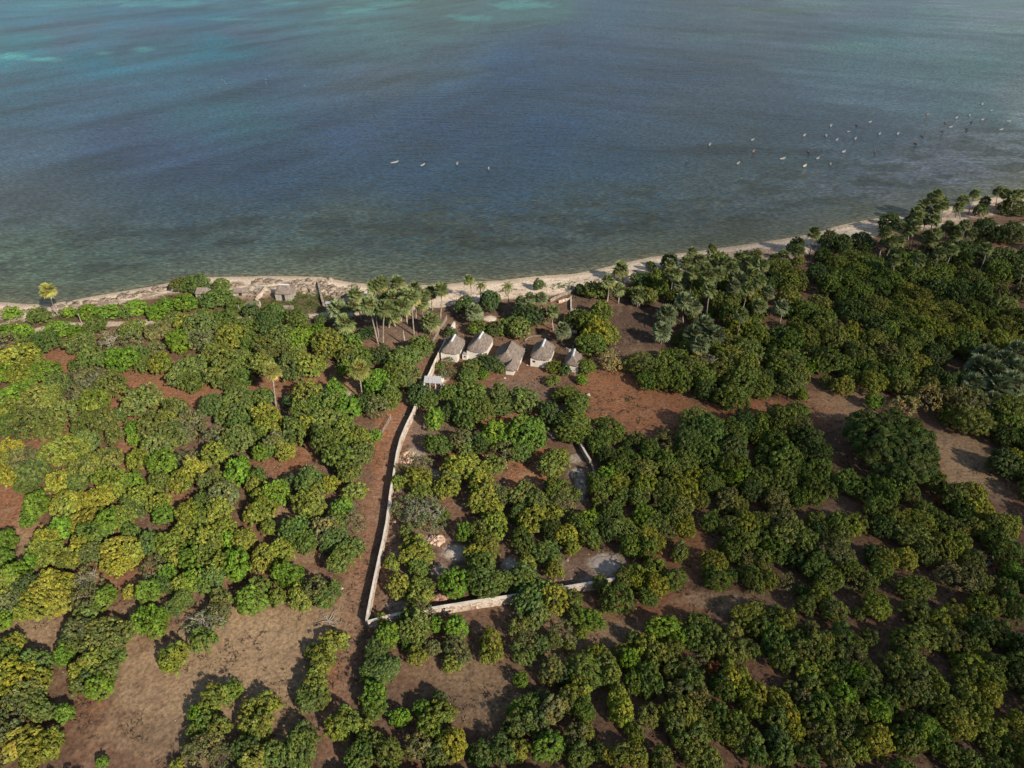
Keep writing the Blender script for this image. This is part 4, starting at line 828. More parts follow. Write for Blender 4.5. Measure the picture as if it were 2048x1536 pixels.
# ------------------------------------------------------------------ thatch and masonry materials
def thatch_mat(name, c1, c2):
    m, t, out = nodes(name); b = t.nodes.new('ShaderNodeBsdfPrincipled'); b.inputs['Roughness'].default_value = .95; b.inputs['Specular IOR Level'].default_value = .1
    at = t.nodes.new('ShaderNodeAttribute'); at.attribute_name = 'tint'
    tc_ = t.nodes.new('ShaderNodeTexCoord'); n = t.nodes.new('ShaderNodeTexNoise'); n.inputs['Scale'].default_value = 2.2; n.inputs['Detail'].default_value = 8; n.inputs['Roughness'].default_value = .75
    mp_ = t.nodes.new('ShaderNodeMapping'); mp_.inputs['Scale'].default_value = (2.2, 1, .35)
    r = t.nodes.new('ShaderNodeValToRGB'); r.color_ramp.elements[0].position = .34; r.color_ramp.elements[1].position = .68
    r.color_ramp.elements[0].color = (*c1, 1); r.color_ramp.elements[1].color = (*c2, 1)
    v = t.nodes.new('ShaderNodeVectorMath'); v.operation = 'MULTIPLY'
    bp = t.nodes.new('ShaderNodeBump'); bp.inputs['Strength'].default_value = .8; bp.inputs['Distance'].default_value = .12
    t.links.new(tc_.outputs['Object'], mp_.inputs[0]); t.links.new(mp_.outputs[0], n.inputs['Vector']); t.links.new(n.outputs['Fac'], r.inputs['Fac'])
    t.links.new(r.outputs['Color'], v.inputs[0]); t.links.new(at.outputs['Color'], v.inputs[1]); t.links.new(v.outputs[0], b.inputs['Base Color'])
    t.links.new(n.outputs['Fac'], bp.inputs['Height']); t.links.new(bp.outputs[0], b.inputs['Normal']); t.links.new(b.outputs[0], out.inputs['Surface'])
    return m
M_THATCH = thatch_mat('thatch', (.12, .095, .08), (.34, .28, .24))
def stone_mat(name, c1, c2, scale):
    m, t, out = nodes(name); b = t.nodes.new('ShaderNodeBsdfPrincipled'); b.inputs['Roughness'].default_value = .95; b.inputs['Specular IOR Level'].default_value = .15
    tc_ = t.nodes.new('ShaderNodeTexCoord'); n = t.nodes.new('ShaderNodeTexVoronoi'); n.inputs['Scale'].default_value = scale
    n2 = t.nodes.new('ShaderNodeTexNoise'); n2.inputs['Scale'].default_value = .7; n2.inputs['Detail'].default_value = 6
    sep = t.nodes.new('ShaderNodeSeparateColor'); ad = t.nodes.new('ShaderNodeMath'); ad.operation = 'MULTIPLY_ADD'; ad.inputs[1].default_value = .45
    r = t.nodes.new('ShaderNodeValToRGB'); r.color_ramp.elements[0].position = .45; r.color_ramp.elements[1].position = .85
    r.color_ramp.elements[0].color = (*c1, 1); r.color_ramp.elements[1].color = (*c2, 1)
    bp = t.nodes.new('ShaderNodeBump'); bp.inputs['Strength'].default_value = .7; bp.inputs['Distance'].default_value = .12
    t.links.new(tc_.outputs['Object'], n.inputs['Vector']); t.links.new(tc_.outputs['Object'], n2.inputs['Vector'])
    t.links.new(n.outputs['Color'], sep.inputs[0]); t.links.new(sep.outputs[0], ad.inputs[0]); t.links.new(n2.outputs['Fac'], ad.inputs[2])
    t.links.new(ad.outputs[0], r.inputs['Fac']); t.links.new(r.outputs['Color'], b.inputs['Base Color'])
    t.links.new(n.outputs['Distance'], bp.inputs['Height']); t.links.new(bp.outputs[0], b.inputs['Normal']); t.links.new(b.outputs[0], out.inputs['Surface'])
    return m
M_CORAL = stone_mat('coral_stone', (.30, .20, .14), (.66, .56, .46), 3.2)
M_DSTONE = stone_mat('weathered_stone', (.15, .115, .09), (.36, .30, .25), 3.0)
M_CAP = simple('lime_cap', (.66, .60, .52), noise=.25, nscale=.8, bump=.3)
M_WOOD = simple('weathered_wood', (.33, .29, .25), noise=.3)
M_PANEL = simple('panel', (.42, .41, .42), rough=.45, noise=.08, bump=0)
M_MOSS = simple('mossy_slab', (.17, .16, .085), noise=.3)
M_CONC = simple('old_concrete', (.33, .30, .26), noise=.25, nscale=1.5)

def frame_at(b, u):                                  # local x across, y along u
    a = math.atan2(-u[0], u[1]); return a
# ------------------------------------------------------------------ thatched huts
def roof_mesh(hw, yn, yf, r0, r1, ze, zr, ex=3.2, n=44, rings=9, thick=.28, sag=.03):
    """eaves run round a soft rectangle x +-hw, y yn..yf; ridge from y=r0 to r1"""
    V, F, T = [], [], []; yc = (yn+yf)/2; hy = (yf-yn)/2
    for k in range(rings+1):
        f = k/rings
        for i in range(n):
            a = 2*math.pi*i/n; ca, sa = math.cos(a), math.sin(a)
            q = (abs(ca)**ex+abs(sa)**ex)**(-1/ex)
            ex_, ey_ = ca*q*hw, yc+sa*q*hy
            ry = min(max(ey_, r0), r1); rx = ex_*.03
            x = ex_+(rx-ex_)*f; y = ey_+(ry-ey_)*f; z = ze+(zr-ze)*(f-sag*math.sin(math.pi*f)*.5)
            j = .05*(1-f*.5); V.append((x+random.uniform(-j, j), y+random.uniform(-j, j), z+random.uniform(-j, j)*.8-(random.uniform(0, .12) if k == 0 else 0)))
            w_ = random.uniform(.72, 1.2); T.append((w_, w_, w_))
    for k in range(rings):
        for i in range(n):
            a = k*n+i; b_ = k*n+(i+1) % n; F.append((a, b_, b_+n, a+n))
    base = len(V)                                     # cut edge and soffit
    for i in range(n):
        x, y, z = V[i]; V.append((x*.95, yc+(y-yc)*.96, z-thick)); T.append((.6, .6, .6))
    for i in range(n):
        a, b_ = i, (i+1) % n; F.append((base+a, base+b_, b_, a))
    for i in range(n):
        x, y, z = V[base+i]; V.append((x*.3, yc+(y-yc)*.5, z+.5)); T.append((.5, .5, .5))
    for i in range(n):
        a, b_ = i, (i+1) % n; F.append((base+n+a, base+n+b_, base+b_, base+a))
    return np.array(V), np.array(F), np.array(T)

def hut(label, rf, rn, ec, hw, zr=6.0, ze=3.8, back=2.0, wn=None, cap=True, annex=False, window=None, ex=5.0, side=False, porch=False):
    A = px2w(*rf, zr); B = px2w(*rn, zr); u = (A-B); u.z = 0; ln = u.length; u.normalize()
    Ew = px2w(*ec, ze); yn = (Ew-B).dot(u)
    rz = math.atan2(-u.x, u.y); g = gz(B.x, B.y)
    o = empty('thatched_hut', (B.x, B.y, g), rz); tag(o, label, 'hut', 'thatched huts of the compound')
    zr -= g; ze -= g; yf = ln+back
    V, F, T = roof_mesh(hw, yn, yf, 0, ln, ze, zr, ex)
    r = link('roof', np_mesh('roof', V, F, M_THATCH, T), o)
    wx, w0, w1 = (wn or hw-.45), yn+.22, yf-.45
    mb = MB(); t_ = .22; h = ze+.05
    for x0, x1, y0, y1 in ((-wx, wx, w0, w0+t_), (-wx, wx, w1-t_, w1), (-wx, -wx+t_, w0+t_, w1-t_), (wx-t_, wx, w0+t_, w1-t_)):
        mb.box(x0, x1, y0, y1, -.3, h-.25)
    mb.build('wall', M_WHITE, o)
    if porch:
        V, F, T = roof_mesh(1.75, yn-2.5, yn+2.4, yn-.9, yn+1.6, ze-.45, ze+1.1, 4.0); V[:, 0] += 1.75
        link('porch_roof', np_mesh('porch_roof', V, F, M_THATCH, T), o)
        mb = MB(); mb.box(.75, 2.75, yn-2.2, yn+.1, -.3, ze-.6); mb.build('porch_wall', M_WHITE, o)
    if cap:
        mb = MB()
        for s in (-1, 1):
            mb.add([(0, -.25, zr+.10), (0, ln+.25, zr+.10), (s*.36, ln+.25, zr-.16), (s*.36, -.25, zr-.16), (0, -.25, zr+.03), (0, ln+.25, zr+.03), (s*.34, ln+.25, zr-.22), (s*.34, -.25, zr-.22)],
                   [(0,1,2,3),(4,7,6,5),(0,3,7,4),(1,5,6,2),(3,2,6,7)])
        mb.build('ridge_cap', M_TIN, r)
    if annex:
        mb = MB(); mb.box(-hw-.55, -hw+.75, w0-.75, w0+.7, -.3, ze-1.0); mb.build('annex', M_WHITE, o)
        mb = MB(); mb.box(-hw-.15, -hw+.4, w0-.79, w0-.72, ze-1.75, ze-1.35); mb.build('window', M_DARK, o)
        mb = MB(); mb.box(-hw-.6, -hw+.8, w0-.8, w0+.7, ze-1.0, ze-.93); mb.build('annex_roof', M_CONC, o)
    if window:
        mb = MB(); mb.box(window-.32, window+.32, w0-.035, w0-.012, ze-1.15, ze-.65)
        f = mb.build('window', M_DARK, o)
        mb = MB()
        for a, b_, c, d in ((-.38,.38,-.06,0),(-.38,.38,.5,.56),(-.38,-.32,0,.5),(.32,.38,0,.5)): mb.box(window+a, window+b_, w0-.05, w0-.005, ze-1.15+c, ze-1.15+d)
        mb.build('window_frame', M_WOOD, f)
    if side:
        mb = MB(); mb.box(hw-.45, hw-.1, yn+.15, yn+1.4, ze-.9, ze-.05); mb.box(hw-.40, hw-.25, yn+.2, yn+1.3, -.3, ze-.9); mb.build('porch_wall', M_WHITE, o)
    mb = MB(); mb.box(wx+.008, wx+.03, w0+1.6, w0+2.45, .1, 2.0); mb.build('door', M_WOOD, o)
    return o
hut('thatched hut with white ridge cap nearest the long stone wall', (909.5,669), (902.5,681.5), (899,707.5), 2.6)
hut('thatched hut with white ridge cap and a white annex, second from left', (965,663.5), (957.5,676), (953,704.5), 2.75, annex=True, side=True)
hut('largest thatched hut without a ridge cap, in the middle of the five', (1022.5,681), (1011,704), (1005,724), 3.6, zr=6.1, ze=3.3, cap=False, ex=4.0, back=2.4, porch=True)
hut('thatched hut with bare white front wall and one window, fourth from left', (1089.5,678.5), (1084,692), (1081,719.5), 2.75, window=-1.4, side=True)
hut('small shaded thatched hut with grey ridge cap behind trees, rightmost of the five', (1149,698), (1145.5,711), (1141,730.5), 2.1, zr=5.7, ze=3.2)

# ------------------------------------------------------------------ walls
def wall(name, label, cat, pts, h, th, mat, cap=None, zoff=0, jitter=.05, group=None, seg=1.6):
    P = []
    for a, b_ in pts:
        p = px2w(a, b_, LAND+h); g = gz(p.x, p.y); p = px2w(a, b_, g+h); P.append(Vector((p.x, p.y, g)))
    Q = [P[0]]
    for a, b_ in zip(P[:-1], P[1:]):
        n = max(1, int((b_-a).length/seg))
        for k in range(1, n+1): Q.append(a.lerp(b_, k/n))
    O = Q[0].copy(); o = empty(name, O); tag(o, label, cat, group)
    mb = MB(); mc = MB()
    def ring(i, w_, z0, z1, jit):
        a = Q[max(i-1, 0)]; b_ = Q[min(i+1, len(Q)-1)]; d = (b_-a); d.z = 0; d.normalize(); s = Vector((-d.y, d.x, 0))*w_
        c = Q[i]-O; zg = gz(Q[i].x, Q[i].y)-O.z
        return [c-s+Vector((0,0,zg-c.z+z0)), c+s+Vector((0,0,zg-c.z+z0)), c+s+Vector((0,0,zg-c.z+z1+jit)), c-s+Vector((0,0,zg-c.z+z1+jit))]
    js = [random.uniform(-jitter, jitter) for _ in Q]
    for m_, w_, z0, z1 in ((mb, th/2, -.4, h-(.09 if cap else 0)),) + (((mc, th/2+.035, h-.085, h),) if cap else ()):
        b0 = len(m_.v)
        for i in range(len(Q)): m_.v += [tuple(v) for v in ring(i, w_, z0, z1, js[i])]
        if m_ is mc:
            for i in range(len(Q)):
                for k in (0, 1):
                    v = m_.v[b0+i*4+k]; m_.v[b0+i*4+k] = (v[0], v[1], v[2]+js[i])
        for i in range(len(Q)-1):
            for k in range(4):
                m_.f.append((b0+i*4+k, b0+i*4+(k+1) % 4, b0+i*4+4+(k+1) % 4, b0+i*4+4+k))
        m_.f += [(b0+3, b0+2, b0+1, b0), tuple(b0+(len(Q)-1)*4+k for k in range(4))]
    mb.build('masonry', mat, o)
    if cap: mc.build('coping', cap, o)
    return o
wall('stone_wall', 'long white coped stone wall running beside the red dirt road down to the corner', 'wall',
     [(892,676),(879,702),(857,750),(838,792),(826,822),(812,850),(801,877),(794,905),(789,937),(781,982),(773,1044),(766,1080),(758,1114),(746,1170),(737,1216),(733,1240)], 1.9, .34, M_CORAL, M_CAP)
wall('stone_wall', 'rough coral stone wall with white coping closing the compound at its lower end', 'wall',
     [(735,1243),(774,1232),(812,1224),(857,1217),(887,1212),(936,1204),(984,1197),(1040,1188),(1086,1181),(1129,1174),(1182,1165),(1236,1156)], 1.9, .42, M_CORAL, M_CAP)
wall('stone_wall', 'short pinkish white end piece of wall above the leftmost hut', 'wall', [(909,643),(905,650),(900,658)], 1.9, .45, M_WHITE, M_CAP)
wall('broken_wall', 'low broken whitish wall beside the narrow pale strip inside the compound', 'wall', [(1160,884),(1165,893),(1172,906),(1181,920)], 1.5, .35, M_CONC, M_CAP)
wall('broken_wall', 'crumbled dark continuation of the broken wall, lower end', 'wall', [(1182,923),(1186,935),(1190,948)], .8, .35, M_DSTONE)
wall('garden_wall', 'thin L-shaped white wall near the beach, right of the orange fruited palm', 'wall', [(1142,592),(1142,616),(1158,620),(1175,623)], .9, .25, M_WHITE)
wall('garden_wall', 'low tan stone wall along the beach side of the plot', 'wall', [(1100,599),(1120,588),(1138,582),(1152,578)], .9, .4, M_DSTONE)
wall('garden_wall', 'short pale stone wall left of the L-shaped white wall', 'wall', [(1117,602),(1128,598),(1140,596)], .8, .35, M_CORAL)
wall('stone_wall', 'brown dry stone wall below the shore hut garden', 'wall', [(536,616),(555,614),(568,612),(586,613)], 1.0, .6, M_DSTONE, jitter=.2)
wall('stone_wall', 'dark stone wall running from the beach to the coastal track', 'wall', [(636,562),(640,580),(643,594),(647,607)], 1.1, .6, M_DSTONE, jitter=.2)
wall('stone_wall', 'crumbling stone wall zigzagging beside the grey beach yard', 'wall', [(531,571),(524,582),(514,592),(511,598),(519,603),(516,611),(511,616)], 1.2, .45, M_CORAL, jitter=.15)
wall('stone_wall', 'grey rubble wall right of the white ridged shore hut', 'wall', [(588,577),(602,573),(614,572),(622,580)], 1.0, .6, M_DSTONE, jitter=.25)
wall('yard_wall', 'small white wall corner under the tree above the rightmost hut', 'wall', [(1132,695),(1138,698),(1146,697),(1146,690)], .9, .25, M_CONC)
wall('yard_wall', 'little white block wall half hidden behind the silvery palm', 'wall', [(1145,660),(1154,661)], .8, .3, M_WHITE)

def fence(label, pts, h, step=.24, name='wooden_fence'):
    P = []
    for a, b_ in pts:
        p = px2w(a, b_, LAND+h); P.append(Vector((p.x, p.y, gz(p.x, p.y))))
    O = P[0].copy(); o = empty(name, O); tag(o, label, 'fence'); mb = MB(); dpost = 0
    for a, b_ in zip(P[:-1], P[1:]):
        L_ = (b_-a).length; n = int(L_/step)
        for k in range(n):
            p = a.lerp(b_, k/n)-O; q = p+Vector((random.uniform(-.05,.05), random.uniform(-.05,.05), h*random.uniform(.82, 1.02)))
            mb.tube([p-Vector((0,0,.1)), q], [.04, .028], 4)
        for z in (.45, .85):
            mb.tube([a-O+Vector((0,0,h*z)), b_-O+Vector((0,0,h*z))], [.035, .035], 4)
        m = max(1, int(L_/2.4))
        for k in range(m+1):
            p = a.lerp(b_, k/m)-O; pm = MB(); pm.tube([p-Vector((0,0,.3)), p+Vector((0,0,h*1.05))], [.085, .07], 6); pm.build('post', M_WOOD, o)
    mb.build('palings', M_WOOD, o); return o
fence('pale wooden paling fence beside the road above the leftmost hut', [(893,631),(884,646),(871,668),(857,692)], 1.5)
fence('grey stake fence turning a corner at the left edge of the red road', [(781,829),(772,845),(763.5,859),(735,861),(707,858)], 1.4)
fence('short grey stake fence in the trees on the left side of the road', [(832,746),(825,760),(818,775)], 1.3)
fence('tiny pale stick fence among scrub below the palm grove', [(660,674),(672,675),(684,676)], .9)
fence('low oval stick fence round an empty plot behind the fourth hut', [(1050,690),(1050,680),(1056,674),(1068,671),(1082,670),(1096,672),(1106,677)], .6, .2)

# ------------------------------------------------------------------ panel roofed shelter beside the wall
pa = px2w(849,751.5,4.6); pb = px2w(883,752.5,4.6); pc = px2w(882.5,767,4.1); pd = px2w(847,765,4.1)
O = Vector(((pa.x+pb.x+pc.x+pd.x)/4, (pa.y+pc.y)/2, gz(pa.x, pa.y)))
o = empty('panel_shelter', O); tag(o, 'small shelter on white posts with four grey panels for a roof, at the long wall', 'shelter')
for i in range(4):
    f0, f1 = i/4+.006, (i+1)/4-.006; mb = MB()
    q = [pa.lerp(pb, f0), pa.lerp(pb, f1), pd.lerp(pc, f1), pd.lerp(pc, f0)]
    q = [v-O for v in q]; mb.add(q+[v-Vector((0,0,.06)) for v in q], [(3,2,1,0),(4,5,6,7),(0,1,5,4),(1,2,6,5),(2,3,7,6),(3,0,4,7)])
    mb.build('roof_panel', M_PANEL, o)
for v0, v1, f in ((pa,pb,.04),(pa,pb,.96),(pd,pc,.03),(pd,pc,.36),(pd,pc,.66),(pd,pc,.97)):
    p = v0.lerp(v1, f)-O; mb = MB(); out_ = Vector((p.x*.16, p.y*.12-.15, 0)); mb.tube([Vector((p.x, p.y, -.2))+out_, p-Vector((0,0,.08))], [.11,.09], 6); mb.build('post', M_WHITE, o)
mb = MB(); a = pd-O; b_ = pc-O; mb.box(a.x-.1, b_.x+.1, a.y-.2, a.y+.1, .0, .9); mb.box(a.x-.1, a.x+.15, a.y+.1, a.y+2.6, .0, .8); mb.box(b_.x-.15, b_.x+.1, a.y+.1, a.y+2.6, .0, .8); mb.build('low_wall', M_CONC, o)
mb = MB(); mb.tube([a.lerp(b_, .45)+Vector((0,.4,-3.2)), a.lerp(b_, .7)+Vector((0,1.2,-1.2))], [.07,.07], 5); mb.build('ladder_pole', M_WOOD, o)
p = onground(879,760); mb = MB()
mb.tube([(0,0,-.2),(0,0,.5),(0,0,.52)], [1.15,1.1,.9], 22); tk = mb.build('round_tank', M_CAP); tk.location = p; tag(tk, 'low round whitewashed cistern just right of the grey panel shelter', 'cistern')

# ------------------------------------------------------------------ buildings on the shore
def shed_roof(name, label, c, w_, d_, h, rise, rz, mat, cat='hut', ridge=False, wallmat=None):
    g = gz(c.x, c.y); o = empty(name, (c.x, c.y, g), rz); tag(o, label, cat)
    V, F, T = roof_mesh(d_/2, -w_/2, w_/2, -w_/2+d_*.28, w_/2-d_*.28, h, h+rise, 4.5, 36, 6, .2)
    r = link('roof', np_mesh('roof', V, F, mat, T), o)
    mb = MB(); x, y = d_/2-.35, w_/2-.4
    for x0,x1,y0,y1 in ((-x,x,-y,-y+.2),(-x,x,y-.2,y),(-x,-x+.2,-y+.2,y-.2),(x-.2,x,-y+.2,y-.2)): mb.box(x0,x1,y0,y1,-.3,h-.1)
    mb.build('wall', wallmat or M_CONC, o)
    mb = MB(); mb.box(-x-.025, -x-.006, -.45, .45, 0, min(1.9, h-.25)); mb.build('door', M_DARK, o)
    if ridge:
        mb = MB(); mb.tube([(0,-w_/2+d_*.25,h+rise-.02),(0,w_/2-d_*.25,h+rise-.02)], [.26,.26], 8); mb.build('ridge_cap', M_TIN, r)
shed_roof('shore_hut', 'thatched shore hut with a bright white ridge behind the round bush', px2w(570,583,LAND+2), 5.6, 4.6, 2.3, 2.0, math.radians(86), M_THATCH, ridge=True)
shed_roof('shore_hut', 'low thatched roof peeping out of the bushes at the left of the shore', px2w(406,583,LAND+1.8), 4.6, 3.2, 1.9, 1.3, math.radians(94), M_THATCH)
shed_roof('boat_shed', 'long low thatched shed on the sand left of the grey yard', px2w(481,583,LAND+1), 5.2, 2.2, 1.3, .8, math.radians(92), M_THATCH, 'shed')
def slab_house(name, label, cx, cy, w_, d_, h, rz, roofmat, wallmat):
    c = px2w(cx, cy, LAND+h); g = gz(c.x, c.y); o = empty(name, (c.x, c.y, g), rz); tag(o, label, 'shed')
    mb = MB(); x, y = w_/2, d_/2
    for x0,x1,y0,y1 in ((-x,x,-y,-y+.22),(-x,x,y-.22,y),(-x,-x+.22,-y+.22,y-.22),(x-.22,x,-y+.22,y-.22)): mb.box(x0,x1,y0,y1,-.3,h-.16)
    mb.build('wall', wallmat, o)
    mb = MB(); mb.box(-x-.15, x+.15, -y-.15, y+.15, h-.157, h); mb.build('roof', roofmat, o)
    mb = MB(); mb.box(-.4, .4, -y-.025, -y-.006, 0, h*.8); mb.build('door', M_DARK, o)
slab_house('flat_roofed_shed', 'shed with mossy green flat roof beside the zigzag wall', 503, 606, 3.4, 2.6, 2.0, math.radians(-4), M_MOSS, M_DSTONE)
slab_house('flat_roofed_shed', 'small blue grey flat roofed hutch at the foot of the dark wall', 657, 605, 1.6, 1.0, 1.0, math.radians(3), M_PANEL, M_DSTONE)
c = px2w(521, 575, LAND+.1); mb = MB(); mb.box(-1.7, 1.7, -1.4, 1.4, -.3, .12); y_ = mb.build('concrete_yard', M_CONC); y_.location = (c.x, c.y, gz(c.x, c.y)); tag(y_, 'bare grey concrete floor slab at the back of the beach', 'slab')

# ------------------------------------------------------------------ poles
for lab, t0, b0 in (('pale leaning utility pole in the gap of the left hedge', (156,627), (164,648)), ('thin white pole standing before the bushes left of the grey yard', (476.5,611), (481,628)),
                    ('thin grey post at the back of the beach left of the coconut palm', (912.5,589), (913,603)), ('tall dark thin pole at the beach above the L-shaped wall', (1140,556), (1140,580))):
    b_ = onground(*b0); d = ray(*t0); t_ = b_.y/d[1]; top = Vector((d[0]*t_, b_.y, CAMZ+d[2]*t_))
    o = empty('utility_pole', b_); tag(o, lab, 'pole'); mb = MB(); mb.tube([(0,0,-.4), top-b_], [.13, .09], 7); mb.build('shaft', M_PALE if 'dark' not in lab else M_WOOD, o)
    mb = MB(); v = top-b_; mb.tube([v+Vector((-.35,0,-.2)), v+Vector((.35,0,-.2))], [.04,.04], 5); mb.build('crossarm', M_WOOD, o)

# ------------------------------------------------------------------ boats
def hull(Ln=1.0, W=.21, H=.2):
    n = 15; V = []; F = []; m = 7
    for i in range(n):
        s = i/(n-1)*2-1; w_ = W*.5*max(0.03, (1-abs(s)**2.6)**.8); sheer = .07*s*s*(1.6 if s > 0 else 1)
        for k in range(m):
            a = k/(m-1)*math.pi
            V.append((s*Ln/2, -math.cos(a)*w_*(1 if k in (0, m-1) else .96), H*.6+sheer - math.sin(a)**.8*H*(1-.35*abs(s)**3)))
    b = len(V)
    for i in range(n):                                   # inner skin
        s = i/(n-1)*2-1; w_ = W*.5*max(0.02, (1-abs(s)**2.6)**.8)*.80; sheer = .07*s*s*(1.6 if s > 0 else 1)
        for k in range(m):
            a = k/(m-1)*math.pi
            V.append((s*Ln/2*.94, -math.cos(a)*w_, H*.6+sheer-.002 - math.sin(a)**.8*H*.72*(1-.35*abs(s)**3)))
    for i in range(n-1):
        for k in range(m-1):
            p = i*m+k; F.append((p, p+m, p+m+1, p+1)); p += b; F.append((p, p+1, p+m+1, p+m))
        for e in (0, m-1):
            p = i*m+e; F.append((p, p+b, p+b+m, p+m) if e == 0 else (p, p+m, p+b+m, p+b))
    for i in (0, n-1):
        for k in range(m-1): p = i*m+k; F.append((p, p+1, p+b+1, p+b))
    me = bpy.data.meshes.new('hull'); me.from_pydata(V, [], F); me.update(); return me
def paint(name, c): return simple(name, c, rough=.5, noise=.18, nscale=1.5, bump=.1)
PB = dict(w=paint('white_paint', (.33,.33,.32)), g=paint('grey_paint', (.36,.37,.37)), d=paint('dark_paint', (.09,.09,.095)), r=paint('faded_red_paint', (.28,.19,.17)), y=paint('cream_paint', (.66,.62,.45)), b=paint('brown_wood', (.20,.14,.10)))
HULL = {k: hull() for k in PB}
for k in PB: HULL[k].materials.append(PB[k])
th = MB(); th.box(-.03, .03, -.09, .09, .075, .09); THW = th.mesh('thwart', M_WOOD)
dk = MB(); dk.box(.28, .40, -.05, .05, .10, .112); DCK = dk.mesh('foredeck', PB['w'])
CN = dict(w='white', g='grey', d='dark', r='faded red', y='cream', b='brown')
BO = [(1350,200,5.851,"135,718,d,48,20 407,525,w,44,50 908,468,w,52,25 740,742,w,54,35 920,603,r,48,45 1260,688,w,88,14 1515,415,g,48,35 1568,608,d,36,80 1520,772,y,58,28 1672,684,w,54,28 1820,752,g,30,70 1770,422,g,36,70 1825,303,g,48,45 1895,467,w,42,35 1975,606,g,58,24 2030,370,g,40,12"),
      (1700,180,5.885,"82,412,d,34,70 237,378,w,48,20 65,575,w,40,45 350,518,w,40,40 565,515,g,40,35 300,738,d,44,70 858,545,d,44,60 775,632,b,46,-50 915,290,r,46,30 1130,385,r,34,75 1185,437,w,60,12 1092,490,d,36,70 1378,462,d,40,80 1255,328,g,40,30 1408,305,g,36,60 1430,382,d,38,100 1560,350,w,46,22 1870,368,w,72,6 1780,466,w,66,10 1558,168,g,36,35 1665,243,w,36,20"),
      (760,300,8.533,"250,215,w,172,12 730,260,w,105,28 1318,240,w,60,70 1855,322,g,52,80")]
bl = []
for ox, oy, s, txt in BO:
    for q in txt.split():
        x, y, c, ln, an = q.split(','); bl.append((ox+float(x)/s, oy+float(y)/s, c, float(ln)/s, float(an)))
MARKS = [(1419,289,"leftmost pair of moored boats"), (1620,320,"nearest row of moored boats"), (1760,270,"middle of the moored fleet"), (1900,250,"right part of the moored fleet"), (2010,250,"two bright boats at far right"), (1965,210,"farthest corner of the fleet"), (880,325,"four lone boats in mid-sea")]
LB = place_words([(x, y, '%s%s boat' % ('long ' if ln > 13 else 'small ', CN[c])) for x, y, c, ln, an in bl]); MARKS = MARKS_T
for i, (x, y, c, ln, an) in enumerate(bl):
    p = px2w(x, y, .1); a = math.radians(an)
    p1 = px2w(x-ln/2*math.cos(a), y+ln/2*math.sin(a), .1); p2 = px2w(x+ln/2*math.cos(a), y-ln/2*math.sin(a), .1)
    L_ = min(max((p2-p1).length, 3.0), 5.6) if ln > 13 else min(max((p2-p1).length, 2.6), 4.8)
    o = empty('moored_boat', (p.x, p.y, 0.06), math.atan2(p2.y-p1.y, p2.x-p1.x)); L_ *= .8; o.scale = (L_, L_*1.1, L_*.72)
    tag(o, LB[i], 'boat', 'small boats moored off the beach')
    link('hull', HULL[c], o)
    for xx in (-.22, .05): k = link('thwart', THW, o); k.location = (xx, 0, 0)
    k = link('foredeck', DCK, o)
for i, (x, y) in enumerate(((444,160),(449,163),(452,167),(438,176),(532,159),(532,166),(609,171))):
    p = px2w(x, y, 0); mb = MB(); mb.tube([(0,0,-.3),(0,0,.15),(0,0,.3)], [.16,.18,.1], 8); o = mb.build('mooring_buoy', PB['w']); o.location = p
    tag(o, 'tiny white float far out on the water, one of a scatter left of centre', 'buoy', 'white floats far out on the water')

# ------------------------------------------------------------------ stones, rubble and rocks
def chunk_batch(P, S, tint, flat=.6):
    """irregular stones: squashed jittered cubes/icos at P (n,3) with sizes S"""
    base = np.array([(-1,-1,-1),(1,-1,-1),(1,1,-1),(-1,1,-1),(-.7,-.7,1),(.7,-.7,1),(.7,.7,1),(-.7,.7,1)], float)
    fc = np.array([(0,3,2,1),(4,5,6,7),(0,1,5,4),(1,2,6,5),(2,3,7,6),(3,0,4,7)])
    n = len(P); B = base[None]*RNG.uniform(.6, 1.25, (n, 8, 3)); a = RNG.uniform(0, 6.28, n); ca, sa = np.cos(a)[:, None], np.sin(a)[:, None]
    sx = (S*RNG.uniform(.7, 1.3, n))[:, None]; sy = (S*RNG.uniform(.7, 1.3, n))[:, None]; sz = (S*flat*RNG.uniform(.5, 1.3, n))[:, None]
    x = B[:, :, 0]*sx; y = B[:, :, 1]*sy; z = B[:, :, 2]*sz + RNG.normal(size=(n, 1))*0
    V = np.stack([x*ca-y*sa+P[:, :1], x*sa+y*ca+P[:, 1:2], z+P[:, 2:3]], 2).reshape(-1, 3)
    F = (fc[None]+np.arange(n)[:, None, None]*8).reshape(-1, 4)
    T = np.repeat(tint, 8, 0) if len(np.shape(tint)) == 2 else np.tile(np.array(tint), (n*8, 1))
    return V, F, T
def vmat(name, rough=.95):
    m, t, out = nodes(name); b = t.nodes.new('ShaderNodeBsdfPrincipled'); b.inputs['Roughness'].default_value = rough; b.inputs['Specular IOR Level'].default_value = .15
    at = t.nodes.new('ShaderNodeAttribute'); at.attribute_name = 'tint'; n = t.nodes.new('ShaderNodeTexNoise'); n.inputs['Scale'].default_value = 4; n.inputs['Detail'].default_value = 5
    r = t.nodes.new('ShaderNodeMapRange'); r.inputs['To Min'].default_value = .6; r.inputs['To Max'].default_value = 1.4
    v = t.nodes.new('ShaderNodeVectorMath'); v.operation = 'SCALE'; t.links.new(at.outputs['Color'], v.inputs[0]); t.links.new(n.outputs['Fac'], r.inputs[0]); t.links.new(r.outputs[0], v.inputs['Scale'])
    t.links.new(v.outputs[0], b.inputs['Base Color']); t.links.new(b.outputs[0], out.inputs['Surface']); return m
M_STONE = vmat('loose_stone')
